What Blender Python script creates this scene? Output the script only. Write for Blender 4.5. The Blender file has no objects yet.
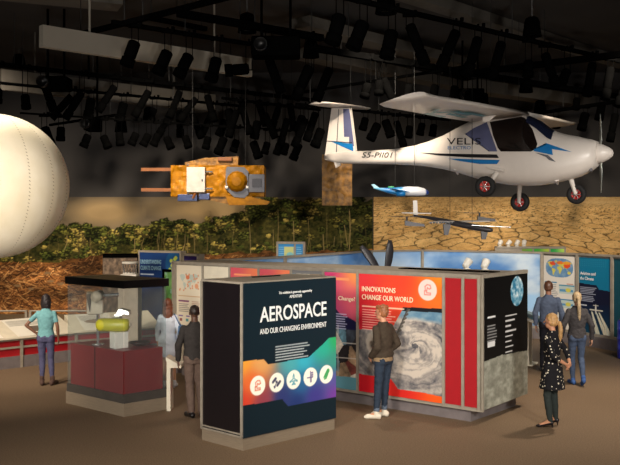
import bpy, bmesh, math, random
import numpy as np
from mathutils import Vector, Matrix, noise as mnoise
random.seed(7)
C = bpy.context.scene.collection
PI = math.pi
CH, F, HX, HY = 3.07, 860.0, 310.0, 218.0      # camera height and focal length (pixels of the 620x465 frame)

# ---------------------------------------------------------------- helpers
def lin(c):
    c = [x / 255.0 for x in c]
    return tuple(x / 12.92 if x <= 0.04045 else ((x + 0.055) / 1.055) ** 2.4 for x in c)

def at(px, py, Y):
    return Vector(((px - HX) / F * Y, Y, CH - (py - HY) / F * Y))

def at_z(px, py, z):
    return at(px, py, (CH - z) * F / (py - HY))

def mat(name, rgb, rough=0.6, metal=0.0, var=0.12, scale=8.0, bump=0.0, spec=0.5, stretch=None):
    m = bpy.data.materials.new(name); m.use_nodes = True
    nt = m.node_tree; b = nt.nodes['Principled BSDF']
    c = lin(rgb)
    b.inputs['Roughness'].default_value = rough
    b.inputs['Metallic'].default_value = metal
    b.inputs['Specular IOR Level'].default_value = spec
    tc = nt.nodes.new('ShaderNodeTexCoord'); n = nt.nodes.new('ShaderNodeTexNoise')
    n.inputs['Scale'].default_value = scale; n.inputs['Detail'].default_value = 4
    if stretch:
        mp = nt.nodes.new('ShaderNodeMapping'); mp.inputs['Scale'].default_value = stretch
        nt.links.new(tc.outputs['Object'], mp.inputs['Vector']); nt.links.new(mp.outputs[0], n.inputs['Vector'])
    else:
        nt.links.new(tc.outputs['Object'], n.inputs['Vector'])
    r = nt.nodes.new('ShaderNodeValToRGB')
    r.color_ramp.elements[0].position = 0.3; r.color_ramp.elements[1].position = 0.7
    r.color_ramp.elements[0].color = (*[x * (1 - var) for x in c], 1)
    r.color_ramp.elements[1].color = (*[min(1, x * (1 + var)) for x in c], 1)
    nt.links.new(n.outputs['Fac'], r.inputs['Fac']); nt.links.new(r.outputs['Color'], b.inputs['Base Color'])
    if bump:
        bp = nt.nodes.new('ShaderNodeBump'); bp.inputs['Strength'].default_value = bump
        bp.inputs['Distance'].default_value = 0.02
        nt.links.new(n.outputs['Fac'], bp.inputs['Height']); nt.links.new(bp.outputs[0], b.inputs['Normal'])
    return m

def attr_mat(name, rough=0.55, spec=0.3):
    m = bpy.data.materials.new(name); m.use_nodes = True
    nt = m.node_tree; b = nt.nodes['Principled BSDF']
    a = nt.nodes.new('ShaderNodeAttribute'); a.attribute_name = 'print'
    b.inputs['Roughness'].default_value = rough; b.inputs['Specular IOR Level'].default_value = spec
    nt.links.new(a.outputs['Color'], b.inputs['Base Color'])
    return m

M = {}
def obj(name, me, m, parent=None):
    if isinstance(me, bmesh.types.BMesh):
        bm = me; me = bpy.data.meshes.new(name); bm.normal_update(); bm.to_mesh(me); bm.free()
    o = bpy.data.objects.new(name, me); C.objects.link(o)
    if m is not None and len(me.materials) == 0: me.materials.append(m)
    if parent is not None: o.parent = parent
    return o

def tag(o, label, cat, group=None, kind=None):
    o['label'] = label; o['category'] = cat
    if group: o['group'] = group
    if kind: o['kind'] = kind
    return o

def thing(name, label, cat, loc=(0, 0, 0), rz=0, group=None):
    o = bpy.data.objects.new(name, None); C.objects.link(o)
    o.location = loc; o.rotation_euler = (0, 0, rz); o.empty_display_size = 0.1
    return tag(o, label, cat, group)

def struct(name, bm, m, parent=None):
    o = obj(name, bm, m, parent)
    if parent is None: o['kind'] = 'structure'
    return o

def nb(): return bmesh.new()

def box(bm, cx, cy, cz, sx, sy, sz, rz=0, rx=0, ry=0, bev=0):
    mt = Matrix.Translation((cx, cy, cz)) @ Matrix.Rotation(rz, 4, 'Z') @ Matrix.Rotation(ry, 4, 'Y') @ Matrix.Rotation(rx, 4, 'X') @ Matrix.Diagonal((sx, sy, sz, 1))
    r = bmesh.ops.create_cube(bm, size=1.0, matrix=mt)
    if bev:
        es = list({e for v in r['verts'] for e in v.link_edges})
        bmesh.ops.bevel(bm, geom=es, offset=bev, segments=2, affect='EDGES', profile=0.5)
    return bm

def frame_of(d):
    d = Vector(d).normalized()
    a = Vector((0, 0, 1)) if abs(d.z) < 0.9 else Vector((1, 0, 0))
    x = a.cross(d).normalized(); y = d.cross(x)
    return x, y, d

def tube(bm, pts, rad, n=8, cap=True):
    pts = [Vector(p) for p in pts]
    if not hasattr(rad, '__len__'): rad = [rad] * len(pts)
    prev = None; first = None
    x = None
    for i, p in enumerate(pts):
        d = (pts[min(i + 1, len(pts) - 1)] - pts[max(i - 1, 0)]).normalized()
        if x is None: x, y, _ = frame_of(d)
        else:
            x = (x - d * x.dot(d)).normalized(); y = d.cross(x)
        ring = [bm.verts.new(p + (x * math.cos(2 * PI * k / n) + y * math.sin(2 * PI * k / n)) * rad[i]) for k in range(n)]
        if prev:
            for k in range(n): bm.faces.new((prev[k], prev[(k + 1) % n], ring[(k + 1) % n], ring[k]))
        else: first = ring
        prev = ring
    if cap:
        bm.faces.new(prev); bm.faces.new(list(reversed(first)))
    return bm

def lathe(bm, prof, mtx=Matrix(), n=20, smooth=True):
    rings = []
    for r, z in prof:
        if r < 1e-6: rings.append([bm.verts.new(mtx @ Vector((0, 0, z)))])
        else: rings.append([bm.verts.new(mtx @ Vector((r * math.cos(2 * PI * k / n), r * math.sin(2 * PI * k / n), z))) for k in range(n)])
    for a, b in zip(rings, rings[1:]):
        for k in range(n):
            k2 = (k + 1) % n
            if len(a) == 1 and len(b) == 1: continue
            if len(a) == 1: f = bm.faces.new((a[0], b[k2], b[k]))
            elif len(b) == 1: f = bm.faces.new((a[k], a[k2], b[0]))
            else: f = bm.faces.new((a[k], a[k2], b[k2], b[k]))
            f.smooth = smooth
    return bm

def prism(bm, pts, z0, z1):
    lo = [bm.verts.new((p[0], p[1], z0)) for p in pts]; hi = [bm.verts.new((p[0], p[1], z1)) for p in pts]
    n = len(pts)
    bm.faces.new(hi); bm.faces.new(list(reversed(lo)))
    for k in range(n): bm.faces.new((lo[k], lo[(k + 1) % n], hi[(k + 1) % n], hi[k]))
    bmesh.ops.recalc_face_normals(bm, faces=bm.faces)
    return bm

def loft(bm, rings, cap=True, smooth=True):
    """rings: lists of Vector, equal length"""
    vs = [[bm.verts.new(p) for p in r] for r in rings]
    n = len(vs[0])
    for a, b in zip(vs, vs[1:]):
        for k in range(n):
            f = bm.faces.new((a[k], a[(k + 1) % n], b[(k + 1) % n], b[k])); f.smooth = smooth
    if cap:
        bm.faces.new(list(reversed(vs[0]))); bm.faces.new(vs[-1])
    bmesh.ops.recalc_face_normals(bm, faces=bm.faces)
    return bm

def shade(o):
    for p in o.data.polygons: p.use_smooth = True
    return o

# ---------------------------------------------------------------- printed graphics: a canvas in metres, put on the mesh as its print
def vnoise(x, y, seed=0):
    xi = np.floor(x).astype(np.int64); yi = np.floor(y).astype(np.int64)
    fx = x - xi; fy = y - yi
    fx = fx * fx * (3 - 2 * fx); fy = fy * fy * (3 - 2 * fy)
    def h(a, b):
        n = (a * 374761393 + b * 668265263 + seed * 982451653) & 0xffffffff
        n = ((n ^ (n >> 13)) * 1274126177) & 0xffffffff
        return ((n ^ (n >> 16)) & 0xffff) / 65535.0
    return (h(xi, yi) * (1 - fx) + h(xi + 1, yi) * fx) * (1 - fy) + (h(xi, yi + 1) * (1 - fx) + h(xi + 1, yi + 1) * fx) * fy

def fbm(x, y, o=4, seed=0):
    s = 0; a = 0.5; t = 0
    for i in range(o):
        s = s + a * vnoise(x * 2 ** i, y * 2 ** i, seed + i); t += a; a *= 0.55
    return s / t

def cells(x, y, seed=0):
    """distance to nearest and second nearest jittered point, and a value per cell"""
    xi = np.floor(x).astype(np.int64); yi = np.floor(y).astype(np.int64)
    f1 = np.full(x.shape, 9.0); f2 = np.full(x.shape, 9.0); cid = np.zeros(x.shape)
    for dx in (-1, 0, 1):
        for dy in (-1, 0, 1):
            a = xi + dx; b = yi + dy
            def h(k):
                n = (a * 73856093 ^ b * 19349663 ^ (k + seed) * 83492791) & 0xffffffff
                n = ((n ^ (n >> 13)) * 1274126177) & 0xffffffff
                return ((n ^ (n >> 16)) & 0xffff) / 65535.0
            d = np.hypot(a + h(1) - x, b + h(2) - y)
            near = d < f1
            f2 = np.where(near, f1, np.minimum(f2, d)); cid = np.where(near, h(3), cid); f1 = np.where(near, d, f1)
    return f1, f2, cid

class Canvas:
    def __init__(s, x0, x1, y0, y1, ppm, bg=(255, 255, 255)):
        s.x0, s.x1, s.y0, s.y1 = x0, x1, y0, y1
        s.nx = max(2, int((x1 - x0) * ppm) + 1); s.ny = max(2, int((y1 - y0) * ppm) + 1)
        s.X, s.Y = np.meshgrid(np.linspace(x0, x1, s.nx), np.linspace(y0, y1, s.ny))
        s.I = np.zeros((s.ny, s.nx, 3)); s.I[:] = bg; s.pp = ppm
    def win(s, xa, xb, ya, yb):
        i0 = max(0, int((xa - s.x0) / (s.x1 - s.x0) * (s.nx - 1)) - 1); i1 = min(s.nx, int((xb - s.x0) / (s.x1 - s.x0) * (s.nx - 1)) + 3)
        j0 = max(0, int((ya - s.y0) / (s.y1 - s.y0) * (s.ny - 1)) - 1); j1 = min(s.ny, int((yb - s.y0) / (s.y1 - s.y0) * (s.ny - 1)) + 3)
        return (slice(j0, max(j0, j1)), slice(i0, max(i0, i1)))
    def put(s, w, a, col):
        a = np.clip(a, 0, 1)[..., None]
        s.I[w] = s.I[w] * (1 - a) + np.array(col, dtype=float) * a
    def ell(s, cx, cy, rx, ry, col, soft=None, rag=0, seed=0):
        w = s.win(cx - rx * 1.3, cx + rx * 1.3, cy - ry * 1.3, cy + ry * 1.3); X, Y = s.X[w], s.Y[w]
        if X.size == 0: return
        d = np.hypot((X - cx) / rx, (Y - cy) / ry)
        if rag: d = d + rag * (fbm(X / rx * 2.5, Y / ry * 2.5, 3, seed) - 0.5)
        k = (min(rx, ry) * s.pp) if soft is None else 1 / soft
        s.put(w, (1 - d) * k + 0.5, col)
    def line(s, a, b, wd, col):
        w = s.win(min(a[0], b[0]) - wd, max(a[0], b[0]) + wd, min(a[1], b[1]) - wd, max(a[1], b[1]) + wd); X, Y = s.X[w], s.Y[w]
        if X.size == 0: return
        dx, dy = b[0] - a[0], b[1] - a[1]; L = dx * dx + dy * dy + 1e-12
        t = np.clip(((X - a[0]) * dx + (Y - a[1]) * dy) / L, 0, 1)
        d = np.hypot(X - a[0] - t * dx, Y - a[1] - t * dy)
        s.put(w, (wd / 2 - d) * s.pp + 0.5, col)
    def path(s, pts, wd, col):
        for a, b in zip(pts, pts[1:]): s.line(a, b, wd, col)
    def mask(s, pts):
        m = np.zeros(s.X.shape, bool); n = len(pts)
        for i in range(n):
            (xa, ya), (xb, yb) = pts[i], pts[(i + 1) % n]
            if ya == yb: continue
            c = ((ya > s.Y) != (yb > s.Y)) & (s.X < (xb - xa) * (s.Y - ya) / (yb - ya) + xa)
            m ^= c
        return m
    def poly(s, pts, col):
        m = s.mask(pts)
        if callable(col): s.I[m] = col(s.X, s.Y)[m]
        else: s.I[m] = col
        return m
    def rect(s, x0, x1, y0, y1, col): return s.poly([(x0, y0), (x1, y0), (x1, y1), (x0, y1)], col)
    def lines(s, x0, x1, ytop, n, dy, h, col, seed=0):
        """rows of print too small to read"""
        r = random.Random(seed)
        for i in range(n):
            xe = x0 + (x1 - x0) * r.uniform(0.78, 1.0)
            y = ytop - i * dy
            x = x0
            while x < xe:
                L = r.uniform(0.02, 0.07); s.line((x, y), (min(x + L, xe), y), h, col); x += L + 0.012

def idw(pts, p=2.2):
    def f(X, Y):
        num = 0; den = 0
        for x, y, c in pts:
            w = 1 / (((X - x) ** 2 + (Y - y) ** 2) ** (p / 2) + 1e-3)
            num = num + w[..., None] * np.array(c, float); den = den + w
        return num / den[..., None]
    return f

def lerp3(a, b, t): return np.array(a, float) * (1 - t[..., None]) + np.array(b, float) * t[..., None]

def print_mesh(name, cv, fn, parent=None, m=None):
    """grid mesh of the canvas; fn(x, y) arrays -> (N,3) positions"""
    ny, nx = cv.ny, cv.nx
    co = fn(cv.X.ravel(), cv.Y.ravel())
    me = bpy.data.meshes.new(name)
    me.vertices.add(ny * nx); me.vertices.foreach_set('co', co.astype(np.float32).ravel())
    idx = np.arange(ny * nx).reshape(ny, nx)
    q = np.stack([idx[:-1, :-1], idx[:-1, 1:], idx[1:, 1:], idx[1:, :-1]], -1).reshape(-1, 4)
    me.loops.add(q.size); me.loops.foreach_set('vertex_index', q.ravel().astype(np.int32))
    me.polygons.add(len(q)); me.polygons.foreach_set('loop_start', (np.arange(len(q)) * 4).astype(np.int32))
    me.polygons.foreach_set('loop_total', np.full(len(q), 4, np.int32))
    me.update(calc_edges=True)
    at_ = me.color_attributes.new('print', 'FLOAT_COLOR', 'POINT')
    I = np.clip(cv.I.reshape(-1, 3) / 255.0, 0, 1)
    L = np.where(I <= 0.04045, I / 12.92, ((I + 0.055) / 1.055) ** 2.4)
    at_.data.foreach_set('color', np.concatenate([L, np.ones((len(L), 1))], 1).astype(np.float32).ravel())
    return obj(name, me, m or M['print'], parent)

class Face:
    """a vertical plane: origin, unit direction to the right as seen from the front, normal to the front"""
    def __init__(s, a, b):
        s.o = Vector((a[0], a[1], 0)); d = Vector((b[0] - a[0], b[1] - a[1], 0)); s.L = d.length; s.u = d / s.L
        s.n = Vector((s.u.y, -s.u.x, 0))
    def s(self, px, off=0.0):
        k = (px - HX) / F; o = self.o + self.n * off
        return (k * o.y - o.x) / (self.u.x - k * self.u.y)
    def sz(self, px, py, off=0.01):
        q = self.s(px, off); Y = (self.o + self.n * off).y + self.u.y * q
        return (q, CH - (py - HY) / F * Y)
    def P(self, q, z, off=0.0):
        p = self.o + self.u * q + self.n * off; return Vector((p.x, p.y, z))
    def fn(self, off):
        o = self.o + self.n * off
        return lambda x, y: np.stack([o.x + self.u.x * x, o.y + self.u.y * x, y], 1)
    def box(self, bm, s0, s1, z0, z1, d0, d1):
        """d0..d1 depth from the plane, positive to the front"""
        c = self.P((s0 + s1) / 2, (z0 + z1) / 2, (d0 + d1) / 2)
        box(bm, c.x, c.y, c.z, abs(s1 - s0), abs(d1 - d0), abs(z1 - z0), rz=math.atan2(self.u.y, self.u.x)); return bm

def text(body, face, q, z, size, m, parent, off=0.016, width=None, bold=0.0, align='LEFT', name='lettering', slant=0):
    cu = bpy.data.curves.new(name, 'FONT'); cu.body = body; cu.size = size; cu.align_x = align; cu.offset = bold
    cu.extrude = 0.002; cu.shear = slant; cu.space_line = 0.95; cu.resolution_u = 3
    tmp = bpy.data.objects.new('tmp_text', cu); C.objects.link(tmp)
    bpy.context.view_layer.update()
    me = bpy.data.meshes.new_from_object(tmp.evaluated_get(bpy.context.evaluated_depsgraph_get()))
    bpy.data.objects.remove(tmp); bpy.data.curves.remove(cu)
    xs = [v.co.x for v in me.vertices]; w = max(xs) - min(xs); sc = width / w if width else 1.0
    p0 = face.P(q, z, off); u, n = face.u, face.n; Z = Vector((0, 0, 1)); x0 = min(xs) if align == 'LEFT' else 0
    for v in me.vertices:
        v.co = p0 + u * ((v.co.x - x0) * sc) + Z * v.co.y + n * v.co.z
    me.materials.clear()
    return obj(name, me, m, parent)
# ---------------------------------------------------------------- materials
M['print'] = attr_mat('printed_graphic')
M['mural'] = attr_mat('printed_mural', 0.8, 0.1)
M['grey_frame'] = mat('brushed_grey_frame', (150, 141, 127), 0.5, 0.05)
M['plinth'] = mat('grey_plinth', (112, 104, 104), 0.6)
M['steel'] = mat('satin_steel_plinth', (134, 120, 102), 0.4, 0.05, stretch=(1, 1, 20))
M['navy'] = mat('dark_side_panel', (20, 15, 18), 0.4)
M['white'] = mat('white_paint', (236, 232, 222), 0.5, var=0.03)
M['cream'] = mat('cream_board', (222, 212, 190), 0.6, var=0.05)
M['black'] = mat('black_metal', (5, 5, 5), 1.0, var=0.2, spec=0.0)
M['black_gloss'] = mat('black_lid', (8, 8, 9), 0.3, var=0.2)
M['red'] = mat('red_board', (164, 20, 30), 0.5, var=0.04)
M['red_case'] = mat('red_case_base', (120, 22, 26), 0.35, var=0.06)
M['ink_white'] = mat('white_lettering', (240, 242, 240), 0.6, var=0.01)
M['ink_dark'] = mat('dark_lettering', (30, 30, 38), 0.6, var=0.01)
M['ink_blue'] = mat('pale_blue_lettering', (120, 160, 185), 0.6, var=0.01)
M['ink_yellow'] = mat('cream_lettering', (245, 235, 200), 0.6, var=0.01)
M['foil'] = mat('gold_foil', (150, 98, 0), 0.5, 0.1, var=0.3, scale=7, bump=0.5, spec=.2)
M['foil_dark'] = mat('aged_gold_foil', (120, 82, 20), 0.5, 0.2, var=0.6, scale=9, bump=0.8)
M['copper'] = mat('copper_strut', (118, 68, 24), 0.5, 0.1)
M['blue_cell'] = mat('blue_solar_cell', (30, 45, 85), 0.3, 0.2)
M['grey_box'] = mat('grey_instrument', (92, 92, 98), 0.5, 0.2)
M['aircraft'] = mat('white_aircraft_skin', (216, 208, 200), 0.35, var=0.02)
M['aircraft_glass'] = mat('dark_cockpit_glass', (26, 20, 18), 0.08, var=0.3)
M['ac_blue'] = mat('blue_decal', (20, 110, 175), 0.35, var=0.05)
M['ac_slate'] = mat('slate_decal', (88, 92, 125), 0.35, var=0.05)
M['ac_black'] = mat('black_decal', (18, 18, 24), 0.35, var=0.05)
M['ac_teal'] = mat('teal_decal', (40, 130, 140), 0.35, var=0.05)
M['rubber'] = mat('black_rubber', (16, 15, 16), 0.8)
M['hub_red'] = mat('red_wheel_hub', (170, 45, 40), 0.4, 0.3)
M['chrome'] = mat('bright_metal', (200, 200, 200), 0.25, 0.8)
M['cable'] = mat('steel_cable', (30, 30, 30), 0.8)
M['carbon'] = mat('dark_grey_airframe', (52, 50, 54), 0.4, 0.1)
M['yellow'] = mat('yellow_cylinder', (196, 190, 50), 0.35, var=0.08)
M['instr'] = mat('beige_grey_instrument', (196, 184, 164), 0.4, 0.2)

def glass_mat():
    m = bpy.data.materials.new('clear_case_glass'); m.use_nodes = True; nt = m.node_tree
    for n in list(nt.nodes): nt.nodes.remove(n)
    out = nt.nodes.new('ShaderNodeOutputMaterial'); tr = nt.nodes.new('ShaderNodeBsdfTransparent'); gl = nt.nodes.new('ShaderNodeBsdfGlossy')
    df = nt.nodes.new('ShaderNodeBsdfDiffuse'); m1 = nt.nodes.new('ShaderNodeMixShader'); m2 = nt.nodes.new('ShaderNodeMixShader')
    fr = nt.nodes.new('ShaderNodeLayerWeight'); fr.inputs[0].default_value = 0.12
    tr.inputs[0].default_value = (0.93, 0.95, 0.95, 1); gl.inputs['Roughness'].default_value = 0.06
    df.inputs[0].default_value = (0.6, 0.62, 0.62, 1); m1.inputs[0].default_value = 0.035
    nt.links.new(tr.outputs[0], m1.inputs[1]); nt.links.new(df.outputs[0], m1.inputs[2])
    mu = nt.nodes.new('ShaderNodeMath'); mu.operation = 'MULTIPLY'; mu.inputs[1].default_value = .22; nt.links.new(fr.outputs['Facing'], mu.inputs[0]); nt.links.new(mu.outputs[0], m2.inputs[0]); nt.links.new(m1.outputs[0], m2.inputs[1]); nt.links.new(gl.outputs[0], m2.inputs[2])
    nt.links.new(m2.outputs[0], out.inputs[0]); return m
M['glass'] = glass_mat()

# ---------------------------------------------------------------- the room
WY, CEIL, RX0, RX1, RY0 = 25.0, 7.3, -14.0, 14.0, -4.0
def carpet():
    m = bpy.data.materials.new('brown_speckled_carpet'); m.use_nodes = True; nt = m.node_tree; b = nt.nodes['Principled BSDF']
    b.inputs['Roughness'].default_value = 0.75; b.inputs['Specular IOR Level'].default_value = 0.25
    tc = nt.nodes.new('ShaderNodeTexCoord')
    n1 = nt.nodes.new('ShaderNodeTexNoise'); n1.inputs['Scale'].default_value = 55; n1.inputs['Detail'].default_value = 3
    n2 = nt.nodes.new('ShaderNodeTexNoise'); n2.inputs['Scale'].default_value = 0.8; n2.inputs['Detail'].default_value = 3
    for n in (n1, n2): nt.links.new(tc.outputs['Object'], n.inputs['Vector'])
    r1 = nt.nodes.new('ShaderNodeValToRGB'); r1.color_ramp.elements[0].position = .3; r1.color_ramp.elements[1].position = .7
    r1.color_ramp.elements[0].color = (*lin((98, 80, 63)), 1); r1.color_ramp.elements[1].color = (*lin((136, 114, 90)), 1)
    mx = nt.nodes.new('ShaderNodeMix'); mx.data_type = 'RGBA'; mx.blend_type = 'MULTIPLY'; mx.inputs['Factor'].default_value = 0.35
    r2 = nt.nodes.new('ShaderNodeValToRGB'); r2.color_ramp.elements[0].color = (.6, .6, .6, 1); r2.color_ramp.elements[1].color = (1, 1, 1, 1)
    nt.links.new(n1.outputs['Fac'], r1.inputs[0]); nt.links.new(n2.outputs['Fac'], r2.inputs[0])
    nt.links.new(r1.outputs[0], mx.inputs['A']); nt.links.new(r2.outputs[0], mx.inputs['B']); nt.links.new(mx.outputs['Result'], b.inputs['Base Color'])
    return m
M['carpet'] = carpet()
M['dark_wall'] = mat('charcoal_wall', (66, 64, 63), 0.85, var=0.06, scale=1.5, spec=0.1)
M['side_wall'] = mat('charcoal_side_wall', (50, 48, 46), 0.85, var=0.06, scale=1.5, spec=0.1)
M['ceiling'] = mat('dark_ceiling', (58, 56, 55), 0.9, var=0.08, scale=1.0, spec=0.1)
M['beam'] = mat('pale_ceiling_duct', (150, 144, 132), 0.8, var=0.05, scale=1.0, spec=0.1)
M['skirt'] = mat('tan_skirting', (112, 92, 66), 0.8, var=0.1)
b = nb(); box(b, 0, (RY0 + WY) / 2, -0.1, RX1 - RX0 + 0.4, WY - RY0 + 0.4, 0.2); struct('floor', b, M['carpet'])
b = nb(); box(b, 0, (RY0 + WY) / 2, CEIL + 0.1, RX1 - RX0 + 0.4, WY - RY0 + 0.4, 0.2); struct('ceiling', b, M['ceiling'])
b = nb(); box(b, 0, WY + 0.1, CEIL / 2, RX1 - RX0, 0.2, CEIL); struct('wall_back', b, M['dark_wall'])
b = nb(); box(b, RX0 - 0.1, (RY0 + WY) / 2, CEIL / 2, 0.2, WY - RY0, CEIL); struct('wall_left', b, M['side_wall'])
b = nb(); box(b, RX1 + 0.1, (RY0 + WY) / 2, CEIL / 2, 0.2, WY - RY0, CEIL); struct('wall_right', b, M['side_wall'])
b = nb(); box(b, 0, RY0 - 0.1, CEIL / 2, RX1 - RX0, 0.2, CEIL); struct('wall_front', b, M['side_wall'])
b = nb(); box(b, 0, WY - 0.03, 0.14, RX1 - RX0, 0.06, 0.28); struct('baseboard_back', b, M['skirt'])

# ceiling ducts and beams, crossing the room at about 45 degrees
def bar_px(bm, a, b, z, h, w):
    """bottom of the bar runs through the two frame points at height z"""
    p = at_z(a[0], a[1], z); q = at_z(b[0], b[1], z)
    d = q - p; c = (p + q) / 2
    box(bm, c.x, c.y, z + h / 2, d.length, w, h, rz=math.atan2(d.y, d.x)); return bm
for i, (a, bb, z, h, w) in enumerate([((41, 47), (250, 77), 5.9, 0.36, 0.14), ((-20, 88), (214, 112), 5.9, 0.46, 0.14),
                                      ((300, 28), (470, 70), 6.9, 0.22, 0.5), ((395, -4), (625, 68), 7.08, 0.2, 0.35), ((300, 58), (470, 92), 6.7, 0.22, 0.5),
                                      ((-30, -6), (120, 8), 7.0, 0.28, 0.6), ((470, 92), (620, 112), 6.3, 0.3, 0.5)]):
    b = nb(); bar_px(b, a, bb, z, h, w)
    m_ = M['beam'] if i < 1 else mat('grey_ceiling_beam_%d' % i, (92, 88, 82), 0.85, var=0.05, spec=0.1)
    tp = at_z(a[0], a[1], z); tq = at_z(bb[0], bb[1], z)
    if z + h < CEIL - 0.02:                      # hangers up to the ceiling
        for t in (0.2, 0.8):
            p = tp.lerp(tq, t); tube(b, [(p.x, p.y, z + h - 0.02), (p.x, p.y, CEIL + 0.02)], 0.02, 6)
    struct('trim_%d' % (i + 1), b, m_)

# ---------------------------------------------------------------- murals on the back wall (one canvas unit = one metre)
back = Face((-12, WY), (12, WY))
def mx_(px): return 12 + (px - HX) / F * WY
def mz_(py): return CH - (py - HY) / F * WY
rnd = random.Random(3)
def forest():
    cv = Canvas(mx_(-80), mx_(372.5), mz_(314), mz_(197), 58)
    PX = (cv.X - 12) / WY * F + HX; PY = HY - (cv.Y - CH) / WY * F
    n = fbm(PX / 60, PY / 22, 4, 5)
    t = np.clip((PY - 197) / 32, 0, 1)
    cv.I = lerp3((92, 82, 68), (140, 124, 96), np.clip(t * 0.8 + (n - 0.5) * 1.3, 0, 1))
    cv.ell(mx_(105), mz_(212), 0.9, 0.35, (176, 150, 108), soft=0.9)  # pale spotlight glows painted into the sky colour, here and below
    cv.ell(mx_(215), mz_(208), 1.6, 0.35, (168, 142, 100), soft=0.9)
    # forest behind
    tl = lambda x: np.interp(x, [-80, 60, 90, 140, 160, 200, 235, 262, 300, 373], [226, 226, 230, 230, 224, 222, 216, 201, 203, 199])
    top = tl(PX) + (fbm(PX / 9, PY * 0 + 3, 3, 9) - 0.5) * 14
    f = PY > top
    nn = fbm(PX / 3.0, PY / 2.6, 4, 21)
    cv.I[f] = lerp3((34, 38, 16), (96, 88, 40), np.clip(nn * 1.5 - 0.3, 0, 1))[f]
    for k in range(1700):
        x = rnd.uniform(-80, 373); y = rnd.uniform(float(tl(x)) - 1, 262); y = y if rnd.random() < .55 else float(tl(x)) + rnd.uniform(-3, 14)
        rx = rnd.uniform(2, 6.5); ry = rx * rnd.uniform(.5, .8)
        g = rnd.choice([(78, 84, 34), (104, 102, 44), (134, 124, 56), (66, 74, 30), (158, 140, 70), (92, 96, 40), (52, 58, 22)])
        if x > 300: g = tuple(c * .82 for c in g)
        if k > 620: break
        cv.ell(mx_(x), mz_(y), rx * WY / F, ry * WY / F, tuple(c * .42 for c in g), rag=1.2, seed=k)
        for q in range(16):
            a = rnd.uniform(0, 2 * PI); rr_ = rnd.uniform(.2, 1.05); dx, dy = math.cos(a) * rr_ * rx, math.sin(a) * rr_ * ry
            lit = 1.42 - .42 * (dy / ry + 1) / 2 * 1.4 + rnd.uniform(-.12, .12)
            cv.ell(mx_(x + dx), mz_(y + dy), rnd.uniform(.4, 1.3) * WY / F, rnd.uniform(.3, .8) * WY / F, tuple(c * lit for c in g))
    for k in range(60):
        x = rnd.uniform(-80, 373); y0 = rnd.uniform(float(tl(x)) + 6, 240); y1 = rnd.uniform(245, 268)
        cv.path([(mx_(x), mz_(y0)), (mx_(x + rnd.uniform(-2, 2)), mz_((y0 + y1) / 2)), (mx_(x + rnd.uniform(-3, 3)), mz_(y1))], rnd.uniform(.008, .022),
                rnd.choice([(140, 120, 76), (106, 90, 54), (160, 138, 92), (70, 60, 32)]))
    # cleared ground
    eg = np.interp(PX, [-80, 60, 100, 210, 260, 373], [262, 262, 254, 254, 252, 250]) + (fbm(PX / 12, PY * 0, 3, 4) - .5) * 6
    f = PY > eg
    n1 = fbm(PX / 7, PY / 3, 5, 31)
    cv.I[f] = lerp3((66, 40, 20), (176, 118, 62), np.clip(n1 * 1.7 - .35, 0, 1))[f]
    lo_ = fbm(PX / 45, PY / 14, 3, 51)
    for k in range(6500):
        x = rnd.uniform(-80, 373); y = rnd.uniform(float(np.interp(x, [-80, 60, 100, 373], [264, 264, 257, 253])), 314); L = rnd.uniform(2, 12) * (0.5 + (y - 250) / 80)
        a = rnd.gauss(0, .55)
        c = rnd.choice([(196, 138, 80), (150, 98, 56), (96, 60, 34), (60, 38, 22), (216, 164, 104), (128, 84, 48), (74, 46, 28), (168, 112, 64)])
        q = [(x, y), (x + L * .5 * math.cos(a), y + L * .5 * math.sin(a) + rnd.uniform(-1, 1)), (x + L * math.cos(a), y + L * math.sin(a))]
        cv.path([(mx_(u), mz_(max(v, 254))) for u, v in q], rnd.uniform(.008, .028), c)
    low = np.where(PY > eg, .58 + .75 * np.clip(lo_ * 1.6 - .3, 0, 1), 1.0); cv.I = cv.I * low[..., None]
    for k in range(24):     # grey rocks and pale stumps
        cv.ell(mx_(rnd.uniform(0, 300)), mz_(rnd.uniform(272, 310)), .1, .04, (146, 118, 84), rag=1)
    return cv
def cracked():
    cv = Canvas(mx_(373.5), mx_(720), mz_(314), mz_(197), 58)
    PX = (cv.X - 12) / WY * F + HX; PY = HY - (cv.Y - CH) / WY * F
    d = (PY - 178)
    u = (PX - 500) / d * 3.3; v = 118.0 / d * 4.6
    u = u + (fbm(u * 2, v * 2, 3, 2) - .5) * .5; v = v + (fbm(u * 2 + 9, v * 2, 3, 5) - .5) * .35
    f1, f2, cid = cells(u, v, 4)
    g1, g2, gid = cells(u * 2.3 + 5, v * 2.3, 11)
    n = fbm(PX / 5, PY / 2.2, 4, 8)
    base = lerp3((190, 146, 86), (238, 198, 132), np.clip(n * .9 + cid * .45 - .15, 0, 1))
    wd = .05 + .11 * fbm(PX / 14, PY / 9, 3, 77); edge = np.clip((f2 - f1) / wd, 0, 1); e2 = np.clip((g2 - g1) / .07, 0, 1) * .3 + .7
    hz = np.clip((PY - 198) / 12, 0, 1)
    k = (1 - (1 - edge * e2) * (0.35 + .65 * hz))
    I = base * (0.34 + 0.66 * k)[..., None]
    cv.I = I * (0.86 + .14 * hz)[..., None]
    far = np.clip(1 - np.hypot((PX - 600) / 90, (PY - 202) / 7), 0, 1)
    cv.I = cv.I * (1 - far[..., None] * .7) + np.array((216, 184, 130.)) * far[..., None] * .7
    return cv
def mural(name, cv, label):
    root = thing(name, label, 'mural', (12 * 0, WY, 0))
    root.location = (0, 0, 0)
    b = nb(); back.box(b, cv.x0, cv.x1, cv.y0, cv.y1, 0.0, 0.03); obj('backing_board', b, M['black'], root)
    print_mesh('printed_picture', cv, back.fn(0.034), root, M['mural'])
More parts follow.
